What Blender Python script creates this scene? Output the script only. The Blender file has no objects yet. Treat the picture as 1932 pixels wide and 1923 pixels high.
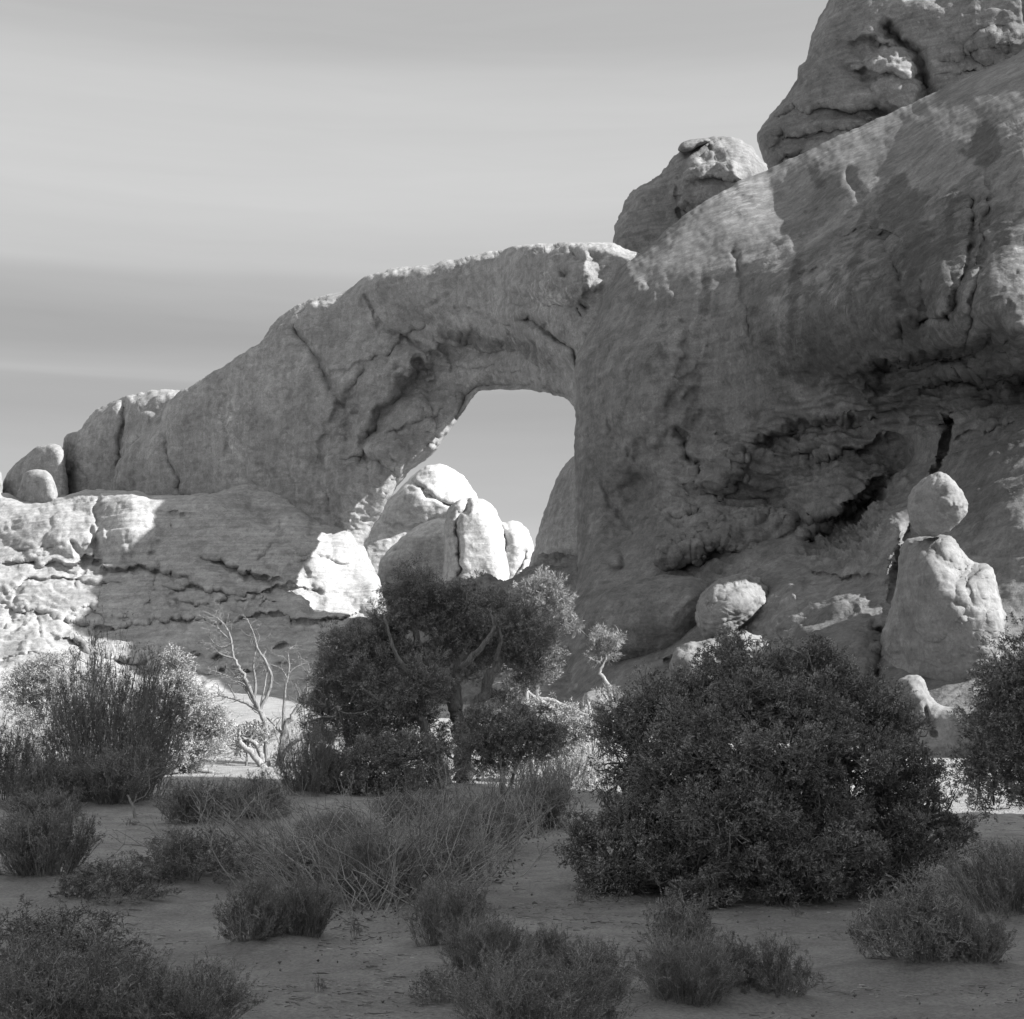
import bpy, math, time
import numpy as np
from mathutils import Vector
T0 = time.time()
sc = bpy.context.scene
C = sc.collection

# ------------------------------------------------------------------ camera
F, CX, CY, HOR, CAMH = 2760.0, 966.0, 961.5, 1330.0, 1.6
PITCH = math.atan((HOR - CY) / F)
cd = bpy.data.cameras.new('camera')
cam = bpy.data.objects.new('camera', cd); C.objects.link(cam); sc.camera = cam
cam.location = (0, 0, CAMH); cam.rotation_euler = (math.pi / 2 + PITCH, 0, 0)
cd.sensor_width = 36.0; cd.lens = 36.0 * F / 1932.0
cd.clip_start = 0.1; cd.clip_end = 12000

# ------------------------------------------------------------------ sky and sun
SUN_AZ, SUN_EL = 109.0, 33.5
sa, se = math.radians(SUN_AZ), math.radians(SUN_EL)
SUN = Vector((math.sin(sa) * math.cos(se), math.cos(sa) * math.cos(se), math.sin(se)))
w = bpy.data.worlds.new('World'); sc.world = w; w.use_nodes = True
nt = w.node_tree; nt.nodes.clear()
def N(t, ty, **kw):
    n = t.nodes.new(ty)
    for k, v in kw.items():
        if k in n.inputs: n.inputs[k].default_value = v
        else: setattr(n, k, v)
    return n
out = N(nt, 'ShaderNodeOutputWorld'); bg = N(nt, 'ShaderNodeBackground', Strength=0.10)
sky = N(nt, 'ShaderNodeTexSky'); sky.sky_type = 'NISHITA'; sky.sun_disc = False
sky.sun_elevation = se; sky.sun_rotation = sa; sky.altitude = 1500; sky.dust_density = 2.0
bw = N(nt, 'ShaderNodeRGBToBW')
tc = N(nt, 'ShaderNodeTexCoord'); sp = N(nt, 'ShaderNodeSeparateXYZ')
nt.links.new(tc.outputs['Generated'], sp.inputs[0])
# thin layered cloud sheets: brightness by elevation with streaky noise
mp = N(nt, 'ShaderNodeMapping'); mp.inputs['Scale'].default_value = (1.2, 1.2, 14.0)
nz = N(nt, 'ShaderNodeTexNoise', Scale=1.6, Detail=3.0, Roughness=0.45)
nt.links.new(tc.outputs['Generated'], mp.inputs[0]); nt.links.new(mp.outputs[0], nz.inputs['Vector'])
wob = N(nt, 'ShaderNodeMath', operation='MULTIPLY_ADD'); wob.inputs[1].default_value = 0.05; wob.inputs[2].default_value = -0.025
nt.links.new(nz.outputs['Fac'], wob.inputs[0])
mp2 = N(nt, 'ShaderNodeMapping'); mp2.inputs['Scale'].default_value = (2.2, 2.2, 26.0); mp2.inputs['Rotation'].default_value = (.03, .05, 0)
nz2 = N(nt, 'ShaderNodeTexNoise', Scale=2.4, Detail=7.0, Roughness=0.6, Distortion=.4)
nt.links.new(tc.outputs['Generated'], mp2.inputs[0]); nt.links.new(mp2.outputs[0], nz2.inputs['Vector'])
wsp = N(nt, 'ShaderNodeMapRange'); wsp.inputs[1].default_value = .3; wsp.inputs[2].default_value = .7; wsp.inputs[3].default_value = .975; wsp.inputs[4].default_value = 1.03
nt.links.new(nz2.outputs['Fac'], wsp.inputs[0])
elv = N(nt, 'ShaderNodeMath', operation='ADD')
nt.links.new(sp.outputs['Z'], elv.inputs[0]); nt.links.new(wob.outputs[0], elv.inputs[1])
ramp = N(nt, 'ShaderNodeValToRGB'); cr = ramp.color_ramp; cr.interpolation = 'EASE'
stops = [(0.0, .86), (.06, .78), (.11, .72), (.15, .63), (.18, .58), (.20, .53), (.212, .54), (.221, .66), (.231, .58), (.244, .51), (.262, .66), (.292, .86), (.34, .98), (.39, .95), (.44, .76), (.50, .64), (.56, .74), (.66, 1.15), (1.0, 1.35)]  # unseen zenith stops brightened to fill the shade
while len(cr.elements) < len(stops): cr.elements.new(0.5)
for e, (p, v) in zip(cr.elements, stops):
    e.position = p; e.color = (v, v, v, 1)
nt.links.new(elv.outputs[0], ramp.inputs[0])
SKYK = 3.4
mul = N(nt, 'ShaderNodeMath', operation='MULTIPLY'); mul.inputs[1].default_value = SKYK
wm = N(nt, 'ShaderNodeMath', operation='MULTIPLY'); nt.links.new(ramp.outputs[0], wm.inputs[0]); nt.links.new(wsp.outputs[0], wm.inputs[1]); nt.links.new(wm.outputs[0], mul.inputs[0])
# half physical sky, half cloud veil
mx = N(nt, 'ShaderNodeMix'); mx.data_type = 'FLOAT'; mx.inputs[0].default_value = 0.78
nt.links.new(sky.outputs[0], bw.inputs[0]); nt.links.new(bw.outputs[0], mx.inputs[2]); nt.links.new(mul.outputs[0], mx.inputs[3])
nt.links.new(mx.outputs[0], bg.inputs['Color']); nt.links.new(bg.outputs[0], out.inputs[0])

sl = bpy.data.lights.new('sun', 'SUN'); sl.energy = 5.0; sl.angle = math.radians(0.5); sl.color = (1, 0.995, 0.99)
so = bpy.data.objects.new('sun', sl); C.objects.link(so); so.location = (30, -10, 40)
so.rotation_euler = (-SUN).to_track_quat('-Z', 'Y').to_euler()

vs = sc.view_settings; vs.view_transform = 'Standard'; vs.look = 'None'; vs.gamma = 1; vs.exposure = 1.05
sc.cycles.max_bounces = 5; sc.cycles.diffuse_bounces = 4

# ------------------------------------------------------------------ numpy noise
_r = np.random.RandomState(7)
PERM = _r.permutation(4096)
GRAD = _r.normal(size=(4096, 3)); GRAD /= np.linalg.norm(GRAD, axis=1)[:, None]
def perlin(p):
    p = np.asarray(p, float); i = np.floor(p).astype(np.int64); f = p - i
    u = f * f * f * (f * (f * 6 - 15) + 10); res = 0
    for dx in (0, 1):
        hx = PERM[(i[..., 0] + dx) & 4095]
        wx = u[..., 0] if dx else 1 - u[..., 0]
        for dy in (0, 1):
            hy = PERM[(hx + i[..., 1] + dy) & 4095]
            wy = u[..., 1] if dy else 1 - u[..., 1]
            for dz in (0, 1):
                h = PERM[(hy + i[..., 2] + dz) & 4095]
                wz = u[..., 2] if dz else 1 - u[..., 2]
                g = GRAD[h]
                res = res + wx * wy * wz * (g[..., 0] * (f[..., 0] - dx) + g[..., 1] * (f[..., 1] - dy) + g[..., 2] * (f[..., 2] - dz))
    return res * 1.5
def fbm(p, oct=4, gain=.5, lac=2.03):
    a, s, r = 1.0, 1.0, 0
    for k in range(oct):
        r = r + a * perlin(p * s + 17.3 * k); a *= gain; s *= lac
    return r
def ridge(p, oct=4, gain=.5):
    a, s, r = 1.0, 1.0, 0
    for k in range(oct):
        r = r + a * (1 - np.abs(perlin(p * s + 31.7 * k)) * 2); a *= gain; s *= 2.1
    return r
def smooth(a, b, x):
    t = np.clip((x - a) / (b - a), 0, 1); return t * t * (3 - 2 * t)

# ------------------------------------------------------------------ projection (1932-wide picture units)
cp, spn = math.cos(PITCH), math.sin(PITCH)
def ray(x, y):
    a = (np.asarray(x, float) - CX) / F; b = (CY - np.asarray(y, float)) / F
    # camera right = X, up = (0,-sin,cos), forward = (0,cos,sin)
    return a, cp - b * spn, spn + b * cp
def P(x, y, d):
    rx, ry, rz = ray(x, y); t = np.asarray(d, float) / ry
    return np.stack([rx * t, ry * t, CAMH + rz * t], -1)
def pm(d): return d / F      # metres per picture unit at distance d

# ------------------------------------------------------------------ ground height
def gh(X, Y):
    X = np.asarray(X, float); Y = np.asarray(Y, float); X, Y = np.broadcast_arrays(X, Y)
    q = np.stack([X, Y, np.zeros_like(X)], -1)
    z = .10 * perlin(q / 4.0) * smooth(3, 9, Y) + .035 * perlin(q / 1.3 + 5) + .5 * perlin(q / 30 + 9) * smooth(40, 90, np.abs(Y))
    z = z + smooth(48, 100, Y) * 2.3 + smooth(100, 190, Y) * 4 + smooth(200, 2500, Y) * 10
    return z
def gpt(x, y):
    """ground point seen at picture position x, y"""
    rx, ry, rz = ray(x, y); t = 12.0
    for k in range(60):
        z = float(gh(rx * t, ry * t)); tn = (z - CAMH) / rz if rz < -1e-4 else 80
        t = .6 * t + .4 * min(tn, 90)
    return Vector((float(rx * t), float(ry * t), float(gh(rx * t, ry * t))))

# ------------------------------------------------------------------ object helpers
def tag(o, label=None, cat=None, group=None, kind=None):
    if label: o['label'] = label
    if cat: o['category'] = cat
    if group: o['group'] = group
    if kind: o['kind'] = kind
    return o
def mesh(name, v, f, mat, parent=None, loc=None, attrs=None, smooth_=True):
    """v (N,3) world; f (M,3|4) int array, or list of arrays"""
    fs = f if isinstance(f, list) else [f]
    fs = [a for a in fs if len(a)]
    me = bpy.data.meshes.new(name)
    loc = Vector(loc) if loc is not None else (parent.location.copy() if parent else Vector((0, 0, 0)))
    vv = np.asarray(v, np.float32) - np.array(loc, np.float32)
    me.vertices.add(len(vv)); me.vertices.foreach_set('co', vv.ravel())
    idx = np.concatenate([a.ravel() for a in fs]).astype(np.int32)
    tot = np.concatenate([np.full(len(a), a.shape[1], np.int32) for a in fs])
    st = np.concatenate([[0], np.cumsum(tot)[:-1]]).astype(np.int32)
    me.loops.add(len(idx)); me.loops.foreach_set('vertex_index', idx)
    me.polygons.add(len(tot)); me.polygons.foreach_set('loop_start', st)
    try: me.polygons.foreach_set('loop_total', tot)
    except Exception: pass
    if smooth_: me.polygons.foreach_set('use_smooth', np.ones(len(tot), bool))
    me.update(calc_edges=True)
    if attrs:
        for k, a in attrs.items():
            at = me.attributes.new(k, 'FLOAT', 'POINT'); at.data.foreach_set('value', np.asarray(a, np.float32))
    me.materials.append(mat)
    o = bpy.data.objects.new(name, me); C.objects.link(o)
    if parent: o.parent = parent
    else: o.location = loc
    return o
def empty(name, loc, label, cat, group=None):
    o = bpy.data.objects.new(name, None); C.objects.link(o); o.location = loc; o.empty_display_size = .3
    return tag(o, label, cat, group)

# ------------------------------------------------------------------ materials
def grey(v): return (v, v, v, 1)
def newmat(name, rough=.9, spec=.2):
    m = bpy.data.materials.new(name); m.use_nodes = True; t = m.node_tree
    b = t.nodes['Principled BSDF']; b.inputs['Roughness'].default_value = rough
    b.inputs['Specular IOR Level'].default_value = spec
    return m, t, b
def mixc(t, fac, a, b):
    n = t.nodes.new('ShaderNodeMix'); n.data_type = 'FLOAT'
    for sock, v in ((n.inputs[0], fac), (n.inputs[2], a), (n.inputs[3], b)):
        if isinstance(v, (int, float)): sock.default_value = v
        else: t.links.new(v, sock)
    return n.outputs[0]
def math_(t, op, a, b=0.0, c=0.0, clamp=False):
    n = t.nodes.new('ShaderNodeMath'); n.operation = op; n.use_clamp = clamp
    for i, v in enumerate((a, b, c)):
        if isinstance(v, (int, float)): n.inputs[i].default_value = v
        else: t.links.new(v, n.inputs[i])
    return n.outputs[0]
def noise(t, vec, scale, detail=4, rough=.55, dist=0):
    n = N(t, 'ShaderNodeTexNoise', Scale=scale, Detail=detail, Roughness=rough, Distortion=dist)
    t.links.new(vec, n.inputs['Vector']); return n.outputs['Fac']
def rng(t, v, a, b, c=0.0, d=1.0):
    n = t.nodes.new('ShaderNodeMapRange'); n.inputs[1].default_value = a; n.inputs[2].default_value = b
    n.inputs[3].default_value = c; n.inputs[4].default_value = d; t.links.new(v, n.inputs[0]); return n.outputs[0]
def mapped(t, vec, s, r=(0, 0, 0)):
    n = t.nodes.new('ShaderNodeMapping'); n.inputs['Scale'].default_value = s; n.inputs['Rotation'].default_value = r
    t.links.new(vec, n.inputs[0]); return n.outputs[0]

def rock_mat(name, dark, light, bump=1.0, streak=.5, layer=.5):
    m, t, b = newmat(name, .95, .1)
    v = N(t, 'ShaderNodeTexCoord').outputs['Object']
    big = noise(t, v, .16, 5, .6, .6)
    col = mixc(t, rng(t, big, .34, .66), dark, light)
    # mineral streaks running down the face
    stv = noise(t, mapped(t, v, (1.3, 1.3, .12)), .9, 4, .6, .8)
    col = math_(t, 'MULTIPLY', col, mixc(t, streak, 1.0, rng(t, stv, .3, .7, .72, 1.22)))
    # bedding layers, slightly tilted
    lay = noise(t, mapped(t, v, (.16, .16, 3.2), (.05, .10, 0)), 1.0, 4, .6, .4)
    col = math_(t, 'MULTIPLY', col, mixc(t, layer, 1.0, rng(t, lay, .3, .7, .78, 1.18)))
    blot = noise(t, v, 1.1, 6, .65, 1.0)
    col = math_(t, 'MULTIPLY', col, rng(t, blot, .3, .7, .82, 1.15))
    fine = noise(t, v, 7, 7, .75)
    col = math_(t, 'MULTIPLY', col, rng(t, fine, .3, .7, .74, 1.22))
    flk = N(t, 'ShaderNodeTexVoronoi', Scale=1.6); flv = t.nodes.new('ShaderNodeVectorMath'); flv.operation = 'ADD'
    fln = N(t, 'ShaderNodeTexNoise', Scale=1.4, Detail=5.0, Roughness=.7); t.links.new(v, fln.inputs['Vector'])
    t.links.new(v, flv.inputs[0]); t.links.new(fln.outputs['Color'], flv.inputs[1]); t.links.new(mapped(t, flv.outputs[0], (1, 1, 1.5)), flk.inputs['Vector'])
    fsep = t.nodes.new('ShaderNodeSeparateColor'); t.links.new(flk.outputs['Color'], fsep.inputs[0])
    col = math_(t, 'MULTIPLY', col, rng(t, fsep.outputs[0], 0, 1, .86, 1.12))
    vein = N(t, 'ShaderNodeTexNoise', Scale=.7, Detail=7.0, Roughness=.62, Distortion=1.5); t.links.new(v, vein.inputs['Vector'])
    vl = rng(t, math_(t, 'ABSOLUTE', math_(t, 'SUBTRACT', vein.outputs['Fac'], .5)), 0, .012, 1, 0)
    col = math_(t, 'MULTIPLY', col, rng(t, vl, 0, 1, 1.0, .72))
    # desert varnish
    at = N(t, 'ShaderNodeAttribute', attribute_name='varnish').outputs['Fac']
    vn = noise(t, v, .55, 6, .7, 1.2)
    va = math_(t, 'MULTIPLY', rng(t, math_(t, 'ADD', at, math_(t, 'MULTIPLY_ADD', vn, 1.3, -.65)), .35, .62), .75)
    col = mixc(t, va, col, math_(t, 'MULTIPLY', col, .42))
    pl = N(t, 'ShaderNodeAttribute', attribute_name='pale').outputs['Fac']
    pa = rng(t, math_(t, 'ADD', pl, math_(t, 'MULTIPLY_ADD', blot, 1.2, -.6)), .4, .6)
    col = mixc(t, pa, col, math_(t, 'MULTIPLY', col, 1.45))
    cc = t.nodes.new('ShaderNodeCombineColor')
    for i in range(3): t.links.new(col, cc.inputs[i])
    t.links.new(cc.outputs[0], b.inputs['Base Color'])
    # relief below the mesh resolution
    vo = N(t, 'ShaderNodeTexVoronoi', Scale=.9); vo.feature = 'DISTANCE_TO_EDGE'
    vw = t.nodes.new('ShaderNodeVectorMath'); vw.operation = 'ADD'
    wn = N(t, 'ShaderNodeTexNoise', Scale=.8, Detail=3.0); t.links.new(v, wn.inputs['Vector'])
    t.links.new(v, vw.inputs[0]); t.links.new(wn.outputs['Color'], vw.inputs[1])
    t.links.new(mapped(t, vw.outputs[0], (1, 1, 1.8)), vo.inputs['Vector'])
    crk = rng(t, vo.outputs['Distance'], 0, .035, 0, 1)
    cmask = rng(t, noise(t, v, .25, 3), .5, .62)
    crk = mixc(t, cmask, 1.0, crk)
    h = math_(t, 'ADD', math_(t, 'MULTIPLY', noise(t, v, 2.4, 9, .68, .5), .40), math_(t, 'MULTIPLY', lay, .25))
    h = math_(t, 'ADD', h, math_(t, 'MULTIPLY', crk, .05))
    h = math_(t, 'MULTIPLY', h, math_(t, 'MULTIPLY_ADD', N(t, 'ShaderNodeAttribute', attribute_name='polish').outputs['Fac'], -.8, 1.0))
    bp = N(t, 'ShaderNodeBump', Strength=1.0, Distance=.28 * bump); t.links.new(h, bp.inputs['Height'])
    t.links.new(bp.outputs[0], b.inputs['Normal'])
    return m
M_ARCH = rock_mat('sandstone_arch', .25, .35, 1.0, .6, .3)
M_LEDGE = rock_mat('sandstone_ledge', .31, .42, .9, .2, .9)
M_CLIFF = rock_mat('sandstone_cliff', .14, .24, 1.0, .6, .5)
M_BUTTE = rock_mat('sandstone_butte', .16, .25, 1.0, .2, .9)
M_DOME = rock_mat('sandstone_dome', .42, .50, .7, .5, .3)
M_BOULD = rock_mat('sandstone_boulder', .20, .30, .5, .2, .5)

def sand_mat():
    m, t, b = newmat('sand', .95, .1)
    v = N(t, 'ShaderNodeTexCoord').outputs['Object']
    col = mixc(t, rng(t, noise(t, v, .35, 5, .6), .35, .65), .33, .43)
    col = math_(t, 'MULTIPLY', col, rng(t, noise(t, v, 2.2, 6, .65, .5), .3, .7, .74, 1.16))
    col = math_(t, 'MULTIPLY', col, rng(t, noise(t, v, 40, 4, .75), .3, .7, .68, 1.25))
    # scattered leaf litter and dark crust
    lit = noise(t, mapped(t, v, (1, 1.6, 1)), 7, 6, .75, .6)
    msk = rng(t, noise(t, v, .8, 4, .6), .48, .62)
    lm = math_(t, 'MULTIPLY', rng(t, lit, .53, .62), msk)
    col = mixc(t, math_(t, 'MULTIPLY', lm, .6), col, .10)
    cc = t.nodes.new('ShaderNodeCombineColor')
    for i in range(3): t.links.new(col, cc.inputs[i])
    t.links.new(cc.outputs[0], b.inputs['Base Color'])
    h = math_(t, 'ADD', math_(t, 'MULTIPLY', noise(t, mapped(t, v, (1, 2.2, 1)), 3, 5, .6), .5), math_(t, 'MULTIPLY', noise(t, v, 18, 6, .75), .34))
    bp = N(t, 'ShaderNodeBump', Strength=1.0, Distance=.17); t.links.new(h, bp.inputs['Height'])
    t.links.new(bp.outputs[0], b.inputs['Normal'])
    return m
M_SAND = sand_mat()

def veg_mat(name, lo, hi, rough=.8, sc_=2.0, island=.5, transl=0.0):
    m, t, b = newmat(name, rough, .15)
    v = N(t, 'ShaderNodeTexCoord').outputs['Object']
    col = mixc(t, rng(t, noise(t, v, sc_, 3), .35, .65), lo, hi)
    ri = N(t, 'ShaderNodeNewGeometry').outputs['Random Per Island']
    col = math_(t, 'MULTIPLY', col, rng(t, ri, 0, 1, 1 - island, 1 + island))
    cc = t.nodes.new('ShaderNodeCombineColor')
    for i in range(3): t.links.new(col, cc.inputs[i])
    t.links.new(cc.outputs[0], b.inputs['Base Color'])
    return m
def bark_mat(name, lo, hi):
    m, t, b = newmat(name, .9, .1)
    v = N(t, 'ShaderNodeTexCoord').outputs['Object']
    f = noise(t, mapped(t, v, (22, 22, 2.5)), 1.0, 5, .7, .6)
    col = mixc(t, rng(t, f, .35, .65), lo, hi)
    cc = t.nodes.new('ShaderNodeCombineColor')
    for i in range(3): t.links.new(col, cc.inputs[i])
    t.links.new(cc.outputs[0], b.inputs['Base Color'])
    bp = N(t, 'ShaderNodeBump', Strength=.9, Distance=.05); t.links.new(f, bp.inputs['Height'])
    t.links.new(bp.outputs[0], b.inputs['Normal'])
    return m
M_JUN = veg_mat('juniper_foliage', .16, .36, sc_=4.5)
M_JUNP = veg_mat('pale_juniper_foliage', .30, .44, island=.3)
M_PIN = veg_mat('pinyon_needles', .24, .36, island=.3)
M_SHRUB = veg_mat('shrub_foliage', .17, .30)
M_STEM = veg_mat('shrub_stems', .19, .38)
M_PALE = veg_mat('pale_twigs', .26, .40)
M_BARK = bark_mat('bark', .12, .30)
M_DEAD = bark_mat('dead_wood', .20, .42)
M_GREYB = bark_mat('grey_bark', .16, .36)
M_DTREE = bark_mat('weathered_dead_wood', .16, .34)
M_DRY = veg_mat('dry_leaves', .09, .28)

# ------------------------------------------------------------------ ground
def build_ground():
    u = np.concatenate([np.linspace(-14, -.62, 60), np.linspace(-.6, .6, 430), np.linspace(.62, 14, 60)])
    d = np.concatenate([-np.geomspace(2500, 4, 50), np.linspace(-3, 5.5, 14), 6 * np.exp(np.linspace(0, math.log(70 / 6), 480)), np.geomspace(72, 4500, 70)])
    U, D = np.meshgrid(u, d)
    X = U * (np.where(D > 0, D, -D) + 4); Y = D
    Z = gh(X, Y)
    near = smooth(90, 40, np.hypot(X, Y))
    q = np.stack([X, Y, 0 * X], -1)
    Z = Z + near * .028 * perlin(np.stack([X / .9, Y / .35, 0 * X], -1)) + near * (.018 * perlin(q / .45) + .010 * np.clip(ridge(q / .22, 2), -1, 2) * smooth(0, .6, perlin(q / 2 + 3)))
    for (sx, sy, w_, h_) in MOUNDS:
        r2 = ((X - sx) ** 2 + (Y - sy) ** 2) / (w_ * w_); Z = Z + h_ * np.exp(-r2)
    n, m_ = U.shape; I = np.arange(n * m_).reshape(n, m_)
    f = np.stack([I[:-1, :-1], I[:-1, 1:], I[1:, 1:], I[1:, :-1]], -1).reshape(-1, 4)
    o = mesh('sandy_ground', np.stack([X, Y, Z], -1).reshape(-1, 3), f, M_SAND)
    tag(o, 'rippled desert sand, shaded in front and sunlit between the bushes', 'sand', kind='structure')
MOUNDS = []

# ------------------------------------------------------------------ rock relief builder
def catmull(pts, k=4, closed=True):
    p = np.asarray(pts, float); n = len(p); o = []
    for i in range(n if closed else n - 1):
        g = lambda j: p[j % n] if closed else p[min(max(j, 0), n - 1)]
        a, b, c, d = g(i - 1), g(i), g(i + 1), g(i + 2)
        for s in range(k):
            t = s / k
            o.append(.5 * ((2 * b) + (-a + c) * t + (2 * a - 5 * b + 4 * c - d) * t * t + (-a + 3 * b - 3 * c + d) * t ** 3))
    if not closed: o.append(p[-1])
    return np.array(o)
def segdist(X, Y, pts, closed=False):
    q = np.asarray(pts, float); best = np.full(X.shape, 1e9); sgn_in = np.zeros(X.shape, bool)
    n = len(q)
    for i in range(n if closed else n - 1):
        a = q[i]; b = q[(i + 1) % n]; ab = b - a; L = ab @ ab + 1e-9
        t = np.clip(((X - a[0]) * ab[0] + (Y - a[1]) * ab[1]) / L, 0, 1)
        d = (X - a[0] - t * ab[0]) ** 2 + (Y - a[1] - t * ab[1]) ** 2
        best = np.minimum(best, d)
        if closed:
            c = ((a[1] > Y) != (b[1] > Y)) & (X < (b[0] - a[0]) * (Y - a[1]) / (b[1] - a[1] + 1e-12) + a[0])
            sgn_in ^= c
    return np.sqrt(best), sgn_in
def rbf(ctrl):
    c = np.array(ctrl, float); A = c[:, :2] / 500.0; n = len(c)
    r = np.linalg.norm(A[:, None] - A[None], axis=2)
    M = np.zeros((n + 3, n + 3)); M[:n, :n] = r; M[:n, n] = 1; M[:n, n + 1:] = A; M[n, :n] = 1; M[n + 1:, :n] = A.T
    s = np.linalg.lstsq(M, np.concatenate([c[:, 2], [0, 0, 0]]), rcond=None)[0]
    def f(X, Y):
        x = X / 500.0; y = Y / 500.0; o = s[n] + s[n + 1] * x + s[n + 2] * y
        for i in range(n): o = o + s[i] * np.hypot(x - A[i, 0], y - A[i, 1])
        return o
    return f
# features in picture units, depth in metres (positive = away)
def crack(pts, wd, dp):
    def f(X, Y, J):
        d, _ = segdist(X + J * 5, Y - J * 4, pts); return dp * np.exp(-(d / wd) ** 2)
    return f
def ledge(pts, reach, dp, lip=3.0):
    pts = sorted(pts); xs = [p[0] for p in pts]; ys = [p[1] for p in pts]
    def f(X, Y, J):
        yl = np.interp(X, xs, ys) + J * 9
        end = smooth(xs[0] - 25, xs[0] + 40, X) * smooth(xs[-1] + 25, xs[-1] - 40, X)
        dy = Y - yl
        return dp * end * smooth(-lip, lip, dy) * np.exp(-np.maximum(dy, 0) / reach)
    return f
def bump(cx, cy, rx, ry, h, rot=0, p=1.0):
    def f(X, Y, J):
        a = math.radians(rot); x = (X - cx); y = (Y - cy)
        u = (x * math.cos(a) + y * math.sin(a)) / rx; v = (-x * math.sin(a) + y * math.cos(a)) / ry
        r = np.clip(1 - (u * u + v * v) * (1 + .5 * J), 0, 1)
        return -h * r ** p
    return f
def soft(cx, cy, rx, ry, h, rot=0):
    def f(X, Y, J):
        a = math.radians(rot); x = (X - cx); y = (Y - cy)
        u = (x * math.cos(a) + y * math.sin(a)) / rx; v = (-x * math.sin(a) + y * math.cos(a)) / ry
        return h * np.exp(-(u * u + v * v))
    return f
def normals(v, f):
    n = np.zeros_like(v)
    a = v[f[:, 2]] - v[f[:, 0]]; b = v[f[:, 3]] - v[f[:, 1]]; fn = np.cross(a, b)
    for k in range(4):
        for c in range(3): n[:, c] += np.bincount(f[:, k], fn[:, c], len(v))
    return n / (np.linalg.norm(n, axis=1)[:, None] + 1e-12)

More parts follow.
